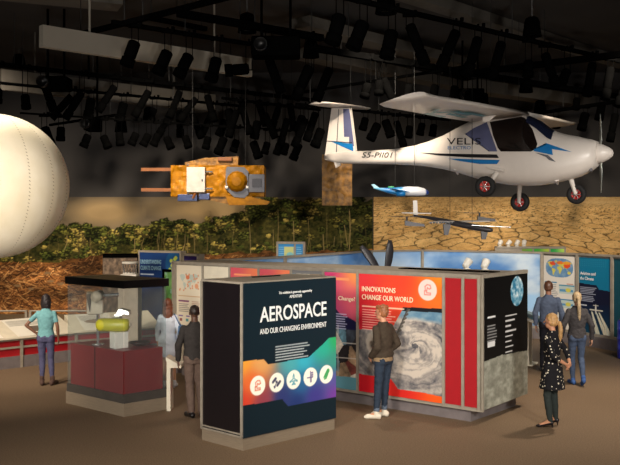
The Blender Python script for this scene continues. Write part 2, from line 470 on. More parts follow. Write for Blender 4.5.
mural('forest_mural', forest(), 'wide wall mural of felled forest debris below a treeline and brown sky')
mural('desert_mural', cracked(), 'wall mural of cracked dry earth behind the hanging airplane')

# ---------------------------------------------------------------- world map shapes, in a 0..1 box
CONT = [[(.05, .78), (.14, .86), (.28, .84), (.33, .72), (.27, .62), (.22, .56), (.24, .5), (.19, .53), (.12, .62), (.1, .72)],
        [(.24, .5), (.33, .46), (.37, .38), (.33, .28), (.29, .12), (.26, .14), (.25, .3), (.22, .4)],
        [(.32, .9), (.42, .92), (.42, .82), (.36, .78)],
        [(.44, .6), (.55, .62), (.62, .48), (.58, .38), (.54, .2), (.5, .2), (.48, .4), (.43, .46), (.42, .54)],
        [(.45, .66), (.46, .78), (.52, .86), (.62, .84), (.78, .9), (.93, .82), (.96, .76), (.86, .7), (.84, .58), (.76, .46), (.7, .54), (.66, .46), (.62, .58), (.54, .64)],
        [(.8, .32), (.86, .36), (.93, .28), (.9, .18), (.8, .2)], [(.76, .42), (.84, .4), (.82, .36)]]
def icon(cv, cx, cy, r, k, col):
    w = r * .11
    P = lambda pts: [(cx + x * r, cy + y * r) for x, y in pts]
    if k == 'arm':   # robot-arm outline
        cv.path(P([(-.35, -.5), (.35, -.5), (.35, -.3), (-.1, -.3), (-.1, -.1), (-.35, -.1), (-.35, -.5)]), w, col)
        cv.path(P([(-.25, -.1), (-.3, .35), (-.05, .55), (.3, .5), (.4, .2), (.2, .1), (-.02, .25), (-.1, -.1)]), w, col)
    if k == 'sat':
        for a, b in (((-.55, .1), (-.15, .45)), ((.1, -.35), (.5, .05))): cv.line(P([a])[0], P([b])[0], r * .3, col)
        cv.line(P([(-.2, .2)])[0], P([(.2, -.1)])[0], w, col); cv.ell(cx, cy + .05 * r, r * .15, r * .15, col)
        cv.path(P([(-.05, -.05), (-.25, -.45), (-.4, -.4)]), w, col); cv.ell(cx - .3 * r, cy - .5 * r, .13 * r, .13 * r, col)
    if k == 'plane':
        cv.path(P([(0, .65), (.1, .4), (.1, .1), (.55, -.15), (.55, -.25), (.1, -.12), (.07, -.4), (.25, -.55), (-.25, -.55), (-.07, -.4), (-.1, -.12), (-.55, -.25), (-.55, -.15), (-.1, .1), (-.1, .4), (0, .65)]), w, col)
    if k == 'turbine':
        cv.path(P([(0, .65), (0, -.6)]), w, col); cv.path(P([(-.5, -.05), (.35, -.05), (.35, .5), (.15, .5), (.15, -.6)]), w, col); cv.path(P([(.35, .2), (.15, .2)]), w, col)
    if k == 'leaf':
        cv.line(P([(-.1, -.2)])[0], P([(.3, .4)])[0], r * .5, col); cv.path(P([(-.4, -.3), (-.3, -.55), (0, -.5), (.25, -.1)]), w, col); cv.path(P([(-.4, -.3), (-.1, .15)]), w, col)
# ---------------------------------------------------------------- free-standing title kiosk (front left of centre)
def corner(p, d, r): return (p[0] + d[0] * r, p[1] + d[1] * r)
kn = (-0.889, 11.33); kr = (0.37, 12.50); kl = (-1.51, 11.90)
kb = (kl[0] + kr[0] - kn[0], kl[1] + kr[1] - kn[1])
kc = ((kl[0] + kr[0]) / 2, (kl[1] + kr[1]) / 2)
K = thing('display_kiosk', 'tall dark kiosk titled AEROSPACE with a rainbow band and five round icons', 'kiosk')
def scaled(pts, c, k): return [(c[0] + (p[0] - c[0]) * k, c[1] + (p[1] - c[1]) * k) for p in pts]
foot = [kn, kr, kb, kl]
b = nb(); prism(b, scaled(foot, kc, 0.985), 0, 0.16); obj('plinth', b, M['steel'], K)
b = nb(); prism(b, scaled(foot, kc, 0.99), 0.16, 2.20); obj('cabinet_body', b, M['navy'], K)
b = nb(); prism(b, scaled(foot, kc, 1.0), 2.195, 2.225); obj('top_board', b, M['grey_frame'], K)
fl = Face(kl, kn); fr = Face(kn, kr)
b = nb()
for q0, q1, z0, z1 in ((0, .03, .16, 2.2), (fl.L - .035, fl.L, .16, 2.2), (0, fl.L, .165, .185), (0, fl.L, .205, .22)): fl.box(b, q0, q1, z0, z1, -.01, .012)
obj('edge_trim', b, M['grey_frame'], K)
b = nb()
for d in (0.30,): box(b, kb[0] * .5 + kl[0] * .5 + .25, kb[1] * .5 + kl[1] * .5 - .1, 2.232, .5, .05, .014, rz=math.atan2(fr.u.y, fr.u.x))
obj('ceiling_slot', b, M['black_gloss'], K)
def aero():
    W, z0, z1 = fr.L, 0.165, 2.205
    cv = Canvas(0, W, z0, z1, 105, (13, 33, 43)); H = z1 - z0
    Q = lambda u, v: (u * W, z0 + v * H)
    up = [(0, .498), (.204, .494), (.247, .457), (.68, .459), (.85, .54), (.92, .578), (1.001, .578)]
    dn = [(1.001, .152), (.46, .152), (.40, .206), (0, .212)]
    g = idw([(*Q(0, .5), (250, 168, 58)), (*Q(.18, .47), (232, 170, 100)), (*Q(0, .22), (224, 66, 44)), (*Q(.2, .22), (150, 64, 80)), (*Q(.4, .22), (44, 56, 116)), (*Q(.5, .44), (78, 172, 178)),
             (*Q(.62, .44), (56, 182, 205)), (*Q(.85, .53), (44, 176, 150)), (*Q(1, .57), (46, 172, 96)), (*Q(1, .4), (60, 150, 130)), (*Q(.55, .16), (34, 52, 112)), (*Q(.75, .18), (66, 58, 140)), (*Q(1, .17), (122, 60, 160)), (*Q(1, .28), (90, 84, 160)), (*Q(.6, .3), (40, 100, 150)), (*Q(.1, .35), (240, 110, 50))], 3)
    cv.poly([Q(*p) for p in up + dn], g)
    for u, k, c in ((.145, 'arm', (226, 110, 80)), (.339, 'sat', (70, 72, 96)), (.52, 'plane', (80, 160, 176)), (.705, 'turbine', (96, 80, 130)), (.885, 'leaf', (70, 168, 96))):
        cx, cy = Q(u, .327 - .004 * u); cv.ell(cx, cy, .132, .132, (255, 253, 238)); icon(cv, cx, cy, .12, k, c)
    cv.lines(W * .33, W * .70, 1.315, 6, .037, .013, (214, 220, 220), 5)
    return cv
print_mesh('front_graphic', aero(), fr.fn(.012), K)
W = fr.L
text('AEROSPACE', fr, W * .165, 1.675, .285, M['ink_white'], K, width=W * .72, bold=.004, name='title_lettering')
text('AND OUR CHANGING ENVIRONMENT', fr, W * .165, 1.51, .105, M['ink_white'], K, width=W * .72, bold=.0, name='subtitle_lettering')
text('This exhibition is generously supported by', fr, W * .36, 2.03, .05, M['ink_white'], K, width=W * .36, name='credit_lettering')
text('AMENTUM', fr, W * .475, 1.965, .06, M['ink_white'], K, width=W * .13, bold=0, name='sponsor_lettering')
# ---------------------------------------------------------------- long panelled block in the middle
NB = Vector((2.55, 12.80)); ul = Vector((-.787, .617)); ur = Vector((.617, .787))
LEN, DEP = 6.62, 1.62
LB = NB + ul * LEN
wB = Face((LB.x, LB.y), (NB.x, NB.y)); wC = Face((NB.x, NB.y), (NB.x + ur.x * DEP, NB.y + ur.y * DEP))
B = thing('display_block', 'long panelled block with the red storm panel and black end panel', 'exhibit block')
c2 = [NB, NB + ur * DEP, LB + ur * 1.2, LB]; cc = sum(c2, Vector((0, 0))) / 4
ins = [NB + ul * .22 + ur * .0 + ul * 0, NB + ur * (DEP - .1) + ul * .15, LB + ur * (DEP - .1) - ul * .15, LB - ul * .1]
ins = [NB + ul * .20 + ur * .05, NB + ul * .14 + ur * (DEP - .12), LB + ur * 1.1 - ul * .15, LB - ul * .15 + ur * .05]
b = nb(); prism(b, ins, 0, .20); obj('plinth', b, M['plinth'], B)
b = nb(); prism(b, c2, .19, 2.20); obj('block_body', b, M['grey_frame'], B)
b = nb()
fb = Face(NB + ur * (DEP * .5) + ul * 3.0, NB + ur * (DEP * .5))
fb.box(b, 1.0, 2.75, 2.20, 2.212, -.34, -.06); obj('roof_recess', b, M['black'], B)
b = nb()
for q0, q1 in ((0, LEN),):
    wB.box(b, q0, q1, 2.17, 2.225, -.06, .02); wB.box(b, q0, q1, .18, .215, -.02, .02)
wC.box(b, 0, DEP, 2.17, 2.225, -.06, .02); wC.box(b, 0, .04, .18, 2.2, -.03, .025)
edges_px = [176, 203.2, 230, 259, 291.5, 323.7, 358, 444, 463.2, 479.5]
S = [max(0, wB.s(p)) for p in edges_px]; S[-1] = LEN - .035
for q in S: wB.box(b, q - .022, q + .022, .19, 2.2, -.02, .024)
obj('frame', b, M['grey_frame'], B)
ZT, ZB = 2.155, .225
def cvB(i, ppm=80, bg=(255, 255, 255), z0=ZB, z1=ZT): return Canvas(S[i] + .028, S[i + 1] - .028, z0, z1, ppm, bg)
# world map board
cv = cvB(0, 110, (226, 214, 192)); a0, a1 = cv.x0, cv.x1; w_ = a1 - a0
for poly in CONT: cv.poly([(a0 + w_ * (.08 + .84 * x), 1.62 + .42 * y) for x, y in poly], (190, 200, 190))
r = random.Random(2)
for k in range(26): cv.ell(a0 + w_ * r.uniform(.1, .9), r.uniform(1.66, 1.98), .018, .018, (216, 150, 110))
cv.ell(a0 + w_ * .45, 1.92, .05, .04, (214, 120, 84)); cv.ell(a0 + w_ * .8, 1.76, .05, .05, (224, 160, 120))
cv.rect(a0 + .05, a1 - .05, 1.55, 1.57, (205, 170, 130))
cv.lines(a0 + .07, a0 + w_ * .5, 1.46, 1, .04, .03, (120, 60, 100)); cv.lines(a0 + .07, a0 + w_ * .55, 1.40, 5, .035, .012, (120, 110, 104), 3)
cv.lines(a0 + w_ * .62, a1 - .06, 1.46, 8, .035, .014, (190, 150, 130), 4)
for j in range(3): cv.lines(a0 + .07 + j * w_ * .3, a0 + w_ * (.25 + j * .3), 1.17, 1, .03, .022, (110, 80, 150), j)
for j in range(4):
    for i in range(2): cv.rect(a0 + .09 + i * .17, a0 + .16 + i * .17, 1.07 - j * .13, 1.12 - j * .13, [(150, 90, 80), (90, 150, 150), (200, 150, 110), (90, 100, 120)][(i + j) % 4])
cv.lines(a0 + w_ * .55, a1 - .06, 1.08, 12, .04, .012, (170, 160, 150), 8)
p = print_mesh('world_map_panel', cv, wB.fn(.012), B); p['label'] = 'cream panel with a small world map and print'
# blank cream panel
b = nb(); wB.box(b, S[1] + .028, S[2] - .028, ZB, ZT, -.01, .012); obj('blank_panel', b, M['cream'], B)['label'] = 'plain cream panel'
for i, seed in ((2, 1), (3, 2)):
    cv = cvB(i, 60); cv.I = idw([(cv.x0, 2.15, (206, 84, 96)), (cv.x1, 2.15, (240, 130, 90)), (cv.x0, 1.4, (190, 60, 100)), (cv.x1, 1.2, (200, 80, 100)), (cv.x1, .3, (60, 50, 90)), (cv.x0, .3, (50, 40, 80))])(cv.X, cv.Y)
    cv.lines(cv.x0 + .1, cv.x1 - .08, 2.03, 2, .06, .03, (246, 160, 110), seed); cv.lines(cv.x0 + .1, cv.x1 - .1, 1.6, 9, .05, .018, (240, 210, 200), seed)
    print_mesh('pink_panel', cv, wB.fn(.012), B)['label'] = 'pink to orange panel'
def collage(cv, seed, z0, z1):
    r = random.Random(seed)
    m = (cv.Y > z0) & (cv.Y < z1)
    f1, f2, cid = cells(cv.X * 5, cv.Y * 4, seed); n = fbm(cv.X * 14, cv.Y * 12, 4, seed)
    pal = np.array([(150, 126, 100), (60, 66, 76), (196, 186, 170), (120, 60, 54), (86, 120, 134), (40, 36, 38), (170, 140, 110)], float)
    I = pal[(cid * 6.99).astype(int)] * (.55 + .9 * n)[..., None]
    cv.I[m] = I[m]
cv = cvB(4, 90, (60, 80, 110)); collage(cv, 4, ZB, ZT); cv.rect(cv.x0, cv.x1, ZT - .05, ZT, (120, 120, 120)); print_mesh('photo_panel', cv, wB.fn(.012), B)['label'] = 'panel of grey and brown photographs'
# climate question panel
cv = cvB(5, 100); f5 = wB
cv.I = idw([(cv.x0, 2.15, (212, 60, 120)), (cv.x1, 2.15, (244, 150, 80)), (cv.x0, 1.5, (196, 60, 120)), (cv.x1, 1.7, (222, 90, 110)), (cv.x0, 1.2, (60, 30, 90))])(cv.X, cv.Y)
e = lambda px, py: wB.sz(px, py, .012)
cv.poly([e(320, 309), e(336, 309), e(341, 315), e(348, 317), e(358, 323), e(358, 332), e(320, 332)], (24, 22, 62))
cv.poly([e(320, 329), e(358, 331), e(358, 370), e(320, 366)], (120, 100, 84))
mm = cv.mask([e(320, 325), e(358, 331), e(358, 378), e(320, 374)]); keep = cv.I.copy(); collage(cv, 9, .1, 2.3); cv.I = np.where(mm[..., None], cv.I, keep)
for a_, b_ in (((320, 341), (358, 344)), ((320, 356), (358, 359)), ((338, 325), (338, 376))): cv.line(e(*a_), e(*b_), .015, (210, 200, 190))
cv.poly([e(320, 374), e(358, 378), e(358, 396), e(320, 390)], (96, 150, 165))
cv.lines(cv.x0 + .2, cv.x1 - .18, e(340, 314)[1], 7, .04, .015, (190, 190, 215), 5)
cv.lines(cv.x0 + .1, cv.x1 - .08, 2.05, 1, .05, .045, (240, 150, 100), 8)
print_mesh('climate_question_panel', cv, wB.fn(.012), B)['label'] = 'pink panel above a collage of photographs'
q, z = e(337, 298); text('Change?', wB, q + .03, z - .03, .095, M['ink_yellow'], B, width=.34, bold=.001)
# storm panel
cv = cvB(6, 110); x0, x1 = cv.x0, cv.x1
cv.I = idw([(x0, 2.15, (226, 54, 62)), (x1, 2.15, (240, 140, 36)), (x0, 1.4, (208, 26, 48)), ((x0 + x1) / 2, 2.1, (230, 70, 44)), (x1, 1.9, (238, 112, 36)), (x0, .25, (206, 24, 40)), (x1, .25, (240, 90, 24)), ((x0 + x1) / 2, .3, (214, 40, 34))])(cv.X, cv.Y)
pim = [e(355, 329), e(391, 330), e(404, 307), e(447, 310), e(447, 398), e(420, 392), e(398, 389), e(391, 379), e(355, 373)]
def storm(X, Y):
    cx, cy = e(415, 346); dx = X - cx; dy = (Y - cy) * 1.55
    rr = np.hypot(dx, dy); th = np.arctan2(dy, dx)
    wx = fbm(X * 4, Y * 6, 3, 31) - .5; sp = th + 1.5 * np.log(rr + .08) + wx * 1.1
    n = fbm(np.cos(sp) * 1.7 + rr * 6.5, np.sin(sp) * 1.7 + rr * 2.2 + wx, 6, 3)
    n2 = fbm(X * 5 + dx * 3, Y * 9, 4, 6)
    n3 = fbm(X * 16 + dx * 5, Y * 22, 4, 16); t = np.clip((n * 1.9 - .35) * np.clip(1.55 - rr * .8, .25, 1) + (n2 - .5) * .45 + (n3 - .5) * .5 + .14, 0, 1)
    t = np.where(rr < .06, t * .3, t)
    I = lerp3((56, 58, 68), (204, 192, 178), t)
    h = np.clip((Y - (1.455 - .12 * ((X - x0 - .95)) ** 2 + .03 * (n2 - .5))) / .07, 0, 1)
    return lerp3((0, 0, 0), (1, 1, 1), 1 - h) * I + lerp3((0, 0, 0), (1, 1, 1), h) * lerp3((58, 104, 140), (150, 178, 190), n2)
cv.poly(pim, storm)
cv.poly([e(403, 307), e(447, 309), e(447, 313), e(402, 311)], (24, 26, 32))
for i in range(7):      # spacecraft mast in front of the storm picture
    p0 = e(396 + 1.7 * i, 336 - 4.0 * i); p1 = e(399 + 1.7 * i, 334 - 4.0 * i)
    cv.line(p0, p1, .034, (84, 78, 72) if i % 2 else (96, 90, 82))
cv.path([e(395, 338), e(408, 308)], .02, (70, 66, 62))
cx, cy = e(427.5, 290); cv.ell(cx, cy, .165, .165, (250, 214, 206)); icon(cv, cx, cy, .15, 'arm', (232, 130, 120))
q, z = e(362.5, 306); cv.lines(q, q + .8, z, 1, .05, .02, (250, 220, 190), 2); cv.lines(q, q + .66, z - .055, 9, .04, .012, (245, 200, 180), 4)
print_mesh('storm_panel', cv, wB.fn(.012), B)['label'] = 'red to orange panel with a spiral storm photograph'
q, z = e(362, 291); text('INNOVATIONS', wB, q, z, .115, M['ink_yellow'], B, width=wB.s(395.5) - wB.s(362), bold=.001, name='title_lettering')
q, z = e(362, 299); text('CHANGE OUR WORLD', wB, q, z, .115, M['ink_yellow'], B, width=wB.s(413) - wB.s(362), bold=.001, name='title_lettering')
for i in (7, 8):
    b = nb(); wB.box(b, S[i] + .03, S[i + 1] - .03, ZB + .01, ZT, -.01, .013); obj('red_panel', b, M['red'], B)['label'] = 'plain red panel'
# black end panel with the globe and a strip of moon ground
cv = Canvas(.04, DEP, .20, 2.19, 110, (10, 10, 11)); g = lambda px, py: wC.sz(px, py, .012)
zc = g(505, 356)[1]
edge = zc + .03 * (fbm(cv.X * 3, cv.X * 0, 3, 4) - .5) + .02 * np.sin(cv.X * 2.5)
m = cv.Y < edge
n = fbm(cv.X * 9, cv.Y * 15, 5, 12); f1, f2, ci = cells(cv.X * 5, cv.Y * 10, 2)
cv.I[m] = lerp3((112, 112, 100), (182, 182, 168), np.clip(n * 1.3 - .15 + (f1 - .4) * .2, 0, 1))[m]
cx, cy = g(517, 291); 
d = np.hypot((cv.X - cx) / .235, (cv.Y - cy) / .235); nn = fbm((cv.X) * 9, cv.Y * 12, 5, 7)
m = (d < 1); cv.I[m] = lerp3((40, 120, 160), (246, 250, 250), np.clip(nn * 2.6 - .95, 0, 1))[m]
for px, py, wpx in ((487.5, 318, 8),): cv.rect(*sorted((g(px, py)[0], g(px + wpx, py)[0])), g(px, py)[1] - .012, g(px, py)[1] + .02, (235, 235, 235))
cv.lines(g(487.5, 318)[0], g(497, 318)[0], g(490, 326)[1], 7, .045, .016, (170, 170, 170), 3)
cv.rect(g(487.5, 345)[0], g(495, 345)[0], g(490, 347)[1], g(490, 342)[1], (225, 225, 225))
for i in range(8):
    q0, z0 = g(505.5, 316 + i * 5.2); cv.rect(q0, q0 + [.42, .34, .2, .38, .26, .22, .28, .24][i], z0 - .012, z0 + .01, (205, 205, 205))
print_mesh('black_end_panel', cv, wC.fn(.012), B)['label'] = 'black panel with a globe above moon ground'

# ---------------------------------------------------------------- curved sky wall behind
arc = [(-2.66, 17.02), (-.57, 19.4), (1.62, 22.75), (3.05, 23.35), (5.9, 21.85), (6.52, 20.95), (7.02, 19.95), (7.45, 18.6)]
A = thing('curved_display_wall', 'curved grey framed wall of sky pictures and climate panels behind the block', 'display wall')
fb_ = nb(); bb = nb(); pb = nb()
def skyI(cv, seed, dark=0):
    n = fbm(cv.X * 1.1 + seed, cv.Y * 1.8, 5, seed); t = np.clip(n * 2.3 - .75 + (cv.X - cv.x0) * dark, 0, 1)
    h = np.clip((cv.Y - .3) / 1.9, 0, 1)
    return lerp3((88, 140, 206), (202, 220, 236), t) * (0.86 + .14 * h)[..., None]
faces = []
for i, (p, q) in enumerate(zip(arc, arc[1:])):
    f = Face(p, q); faces.append(f)
    f.box(bb, 0, f.L, .0, 2.2, -.12, -.02); f.box(pb, 0, f.L, 0, .26, -.03, .05)
    f.box(fb_, 0, f.L, 2.165, 2.21, -.13, .03); f.box(fb_, 0, f.L, .26, .32, -.03, .03)
    f.box(fb_, f.L - .04, f.L + .04, .0, 2.21, -.13, .035)
obj('wall_body', bb, M['grey_frame'], A); obj('frame', fb_, M['grey_frame'], A); obj('plinth', pb, M['plinth'], A)
for i in range(4):
    f = faces[i]; cv = Canvas(.04, f.L - .05, .32, 2.165, 30); cv.I = skyI(cv, i * 7 + 2)
    if i == 3: cv.ell(f.L * .75, .9, 1.1, .25, (150, 190, 226), soft=.6, rag=.8); cv.ell(f.L * .55, .6, 1.2, .2, (190, 210, 232), soft=.7, rag=.8)
    if i == 2:
        cv.I = cv.I * .5 + np.array((176, 206, 238)) * .5
    print_mesh('sky_panel', cv, f.fn(0), A)['label'] = 'pale blue cloudy sky picture'
f = faces[4]; cv = Canvas(.05, f.L - .05, .32, 2.12, 100, (228, 222, 212)); W4 = f.L
cx, cy = f.L / 2 - .01, 1.83; m = ((np.abs(cv.X - cx) / .42) ** 2.6 + (np.abs(cv.Y - cy) / .235) ** 2.6) < 1
sea = lerp3((70, 120, 180), (150, 180, 196), fbm(cv.X * 9, cv.Y * 9, 3, 5)); keep = cv.I.copy(); cv.I = sea
for poly in CONT: cv.poly([(cx - .42 + .84 * x, cy - .24 + .46 * y) for x, y in poly], (214, 204, 96))
cv.ell(cx - .2, cy + .1, .09, .05, (226, 80, 40), rag=1); cv.ell(cx + .03, cy + .13, .1, .04, (232, 120, 40), rag=1); cv.ell(cx + .24, cy + .06, .1, .07, (226, 80, 40), rag=1); cv.ell(cx + .22, cy + .12, .12, .04, (236, 160, 50), rag=1)
cv.I = np.where(m[..., None], cv.I, keep)
cv.lines(.1, .45, 1.46, 1, .04, .03, (60, 130, 170), 2); cv.lines(.1, .5, 1.4, 12, .045, .014, (120, 120, 124), 3); cv.lines(W4 - .32, W4 - .1, 1.44, 2, .04, .02, (190, 120, 100), 3)
for z, c in ((1.2, (60, 140, 170)), (.85, (60, 130, 170)), (.5, (90, 160, 180))):
    cv.rect(W4 * .48, W4 - .1, z, z + .22, (190, 205, 200)); cv.rect(W4 * .48, W4 - .1, z + .19, z + .22, c); cv.rect(W4 * .5, W4 - .14, z + .05, z + .11, (90, 150, 190)); cv.ell(W4 * .74, z + .09, .08, .05, (216, 206, 90))
print_mesh('heat_map_panel', cv, f.fn(0), A)['label'] = 'cream panel with a coloured world heat map'
f = faces[5]; cv = Canvas(.05, f.L - .05, .32, 2.12, 100, (14, 118, 156)); W5 = f.L
cv.poly([(0, 1.5), (W5 * .55, 1.47), (W5 * .62, 1.38), (W5, 1.35), (W5, 0), (0, 0)], (13, 15, 44))
cv.poly([(0, .95), (W5, 1.05), (W5, 0), (0, 0)], lambda X, Y: lerp3((12, 70, 96), (10, 22, 52), np.clip((Y - .3) / .7, 0, 1)))
for j in range(14):
    for i in range(4): cv.ell(.1 + j * .062, 2.06 - i * .045, .008, .008, (70, 150, 180))
cv.lines(.09, W5 * .55, 1.40, 5, .038, .016, (190, 195, 210), 2); cv.lines(.09, W5 * .5, 1.19, 4, .038, .016, (190, 195, 210), 9); cv.lines(.09, W5 * .3, .97, 1, .03, .025, (230, 230, 235), 4)
for k, (xa, xb) in enumerate(((.40, .58), (.52, .80), (.60, .92))):
    cv.poly([(W5 * xa, .84), (W5 * (xa + .035), .84), (W5 * (xb + .07), .33), (W5 * (xb - .06), .33)], lambda X, Y: lerp3((250, 236, 205), (176, 196, 196), np.clip(fbm(X * 60 + Y * 12, Y * 2, 3, 5) * 1.6 - .5, 0, 1)))
cv.ell(W5 * .53, .90, .025, .12, (232, 228, 215)); cv.line((W5 * .36, .88), (W5 * .72, .88), .03, (220, 214, 200)); cv.line((W5 * .46, .99), (W5 * .60, .99), .02, (220, 214, 200))
print_mesh('aviation_panel', cv, f.fn(0), A)['label'] = 'teal and navy panel with an aircraft and white trails'
text('Aviation and', f, .09, 1.70, .11, M['ink_white'], A, off=.006, width=.5); text('the Climate', f, .09, 1.58, .11, M['ink_white'], A, off=.006, width=.44)
f = faces[6]; cv = Canvas(.05, f.L - .05, .32, 2.12, 20, (16, 84, 100)); print_mesh('teal_panel', cv, f.fn(0), A)['label'] = 'plain dark teal panel'

# blue barrel at the right end
T = thing('blue_drum', 'blue ribbed drum standing before the teal panel at the far right', 'drum', (6.95, 18.75, 0))
b = nb(); lathe(b, [(0, 0), (.22, 0), (.24, .03), (.24, .2), (.25, .22), (.24, .24), (.24, .42), (.25, .44), (.24, .46), (.24, .62), (.25, .64), (.24, .66), (.24, .8), (.22, .84), (0, .84)], n=28)
obj('barrel_body', b, mat('blue_drum_paint', (44, 52, 180), .45), T)
b = nb(); lathe(b, [(0, .84), (.19, .84), (.19, .865), (0, .865)], n=28); obj('lid', b, M['grey_frame'], T)

# ---------------------------------------------------------------- screens standing behind the curved wall
def screen_wall(name, label, pa, pb_, zt, th=.35):
    f = Face(pa, pb_); r_ = thing(name, label, 'display wall'); b = nb(); f.box(b, 0, f.L, 0, zt, -th, -.01); f.box(b, 0, f.L, zt - .05, zt, -.01, .02); f.box(b, 0, .05, 0, zt, -.01, .02); f.box(b, f.L - .05, f.L, 0, zt, -.01, .02)
    obj('frame', b, M['grey_frame'], r_); return f, r_
def XatY(px, Y): return ((px - HX) / F * Y, Y)
fE, E = screen_wall('display_screen', 'low grey screen with three green and yellow panels below the cracked earth mural', XatY(495, 24.2), XatY(566, 23.9), 2.27)
for i, (p0, p1) in enumerate(((522, 532.5), (534, 549), (550.5, 564.5))):
    q0, q1 = fE.s(p0), fE.s(p1); cv = Canvas(q0, q1, 1.9, 2.21, 60)
    cv.I = idw([(q0, 2.2, [(120, 150, 60), (60, 170, 60), (30, 160, 70)][i]), (q1, 2.2, [(110, 190, 70), (200, 210, 70), (190, 220, 90)][i]), (q1, 1.95, [(80, 170, 60), (90, 190, 80), (60, 180, 110)][i])])(cv.X, cv.Y)
    print_mesh('green_panel', cv, fE.fn(.012), E)
fE3, E3 = screen_wall('display_screen', 'small grey framed screen with a blue and yellow chart under the treeline', XatY(276.5, 21.5), XatY(305, 21.3), 2.48, .1)
for i, (p0, p1) in enumerate(((278.5, 294), (296, 303.5))):
    q0, q1 = fE3.s(p0), fE3.s(p1); cv = Canvas(q0, q1, 1.6, 2.42, 70, (50, 130, 190)); cv.lines(q0 + .02, q1 - .04, 2.34, 10, .05, .014, (150, 200, 225), i)
    if i == 0: cv.rect(q0 + .15, q1 - .01, 1.9, 2.35, (190, 196, 130)); cv.ell((q0 + q1) / 2 + .1, 2.15, .09, .07, (120, 180, 190))
    print_mesh('blue_panel', cv, fE3.fn(.012), E3)
fF, FW = screen_wall('display_wall', 'dark blue title wall reading UNDERSTANDING CLIMATE CHANGE', XatY(138.5, 22.6), XatY(181.5, 22.0), 2.22, .2)
cv = Canvas(.05, fF.L - .05, .1, 2.17, 60, (20, 44, 92)); cv.I = lerp3((16, 36, 82), (24, 62, 120), np.clip((cv.Y - .5) / 2 + (cv.X / 2 - .4) * .5, 0, 1))
q, z = fF.sz(174, 264); cv.ell(q, z, .26, .33, (26, 80, 130)); 
for a in range(6): cv.ell(q + .12 * math.cos(a), z + .16 * math.sin(a * 1.7), .05, .05, (176, 190, 80))
q, z = fF.sz(141, 274); cv.lines(q, q + .42, z, 1, .03, .03, (200, 210, 225)); cv.lines(q, q + .45, z - .1, 2, .05, .02, (120, 140, 180), 3)
print_mesh('title_panel', cv, fF.fn(.022), FW)
q, z = fF.sz(141, 263.5); text('UNDERSTANDING', fF, q, z, .15, M['ink_blue'], FW, off=.03, width=.66, bold=.004)
q, z = fF.sz(141, 269.5); text('CLIMATE CHANGE', fF, q, z, .15, M['ink_blue'], FW, off=.03, width=.66, bold=.004)
fG, G = screen_wall('display_screen', 'narrow grey screen with a small purple panel right of the blue title wall', XatY(183, 22.0), XatY(198.5, 21.6), 2.16, .2)
cv = Canvas(.06, fG.L - .05, 1.85, 2.10, 60, (40, 28, 78)); cv.lines(.1, fG.L - .1, 2.0, 2, .06, .02, (90, 80, 140)); print_mesh('purple_panel', cv, fG.fn(.022), G)

# dark textured booth and green map panel left of the blue wall
bf = Face(XatY(103, 20.3), XatY(138.5, 20.5))
G2 = thing('exhibit_booth', 'brown speckled booth with a black rim left of the blue title wall', 'booth')
b = nb(); bf.box(b, 0, bf.L, 0, 2.13, -.9, -.01); obj('booth_body', b, mat('booth_side', (84, 72, 62), .8), G2)
b = nb(); bf.box(b, 0, bf.L, 2.13, 2.19, -.9, .02); bf.box(b, bf.L - .03, bf.L, 0, 2.13, -.01, .015); obj('rim', b, M['black'], G2)
cv = Canvas(.0, bf.L - .03, .1, 2.13, 70); n = fbm(cv.X * 18, cv.Y * 14, 4, 3); cv.I = lerp3((56, 46, 38), (128, 108, 88), np.clip(n * 1.7 - .35, 0, 1)); print_mesh('speckled_panel', cv, bf.fn(.002), G2)
gf = Face(XatY(162.5, 19.3), XatY(178, 19.2))
GP = thing('map_stand', 'green map board in a black frame behind the woman in the white coat', 'display board')
cv = Canvas(.05, gf.L, .35, 1.86, 70); n = fbm(cv.X * 6, cv.Y * 5, 5, 8); cv.I = lerp3((60, 112, 50), (134, 168, 104), np.clip(n * 2 - .5, 0, 1)); cv.I[(fbm(cv.X * 9 + 4, cv.Y * 9, 3, 3) > .66)] = (110, 150, 130)
print_mesh('map_panel', cv, gf.fn(.004), GP)
b = nb(); gf.box(b, 0, .05, 0, 1.92, -.06, .02); gf.box(b, 0, gf.L * .5, 1.86, 1.92, -.06, .02); gf.box(b, .0, gf.L, 0, .35, -.06, .02); gf.box(b, .05, gf.L, .35, 1.86, -.06, 0); obj('frame', b, M['black'], GP)

# model drum on its pedestal
P3 = at(130, 283, 18.3)
t = thing('model_pedestal', 'pale grey pedestal under the round wire model, behind the glass case', 'pedestal', (P3.x, P3.y, 0))
b = nb(); box(b, 0, 0, .84, .42, .42, 1.68); obj('shaft', b, mat('pedestal_grey', (168, 156, 140), .6), t); b = nb(); box(b, 0, 0, .04, .5, .5, .08); obj('foot', b, M['plinth'], t)
t = thing('drum_model', 'round wire drum model on a white box in front of the brown booth', 'scale model', (P3.x, P3.y, 1.68))
b = nb(); box(b, 0, 0, .1, .34, .34, .2, bev=.01); obj('box_base', b, M['white'], t)
b = nb(); lathe(b, [(0, .205), (.15, .205), (.15, .23), (0, .23)], n=24); lathe(b, [(0, .42), (.17, .42), (.17, .46), (0, .46)], n=24); obj('ring', b, M['white'], t)
b = nb()
for k in range(14):
    a = 2 * PI * k / 14; tube(b, [(.145 * math.cos(a), .145 * math.sin(a), .22), (.155 * math.cos(a + .2), .155 * math.sin(a + .2), .43)], .007, 5)
obj('wire_cage', b, M['chrome'], t)

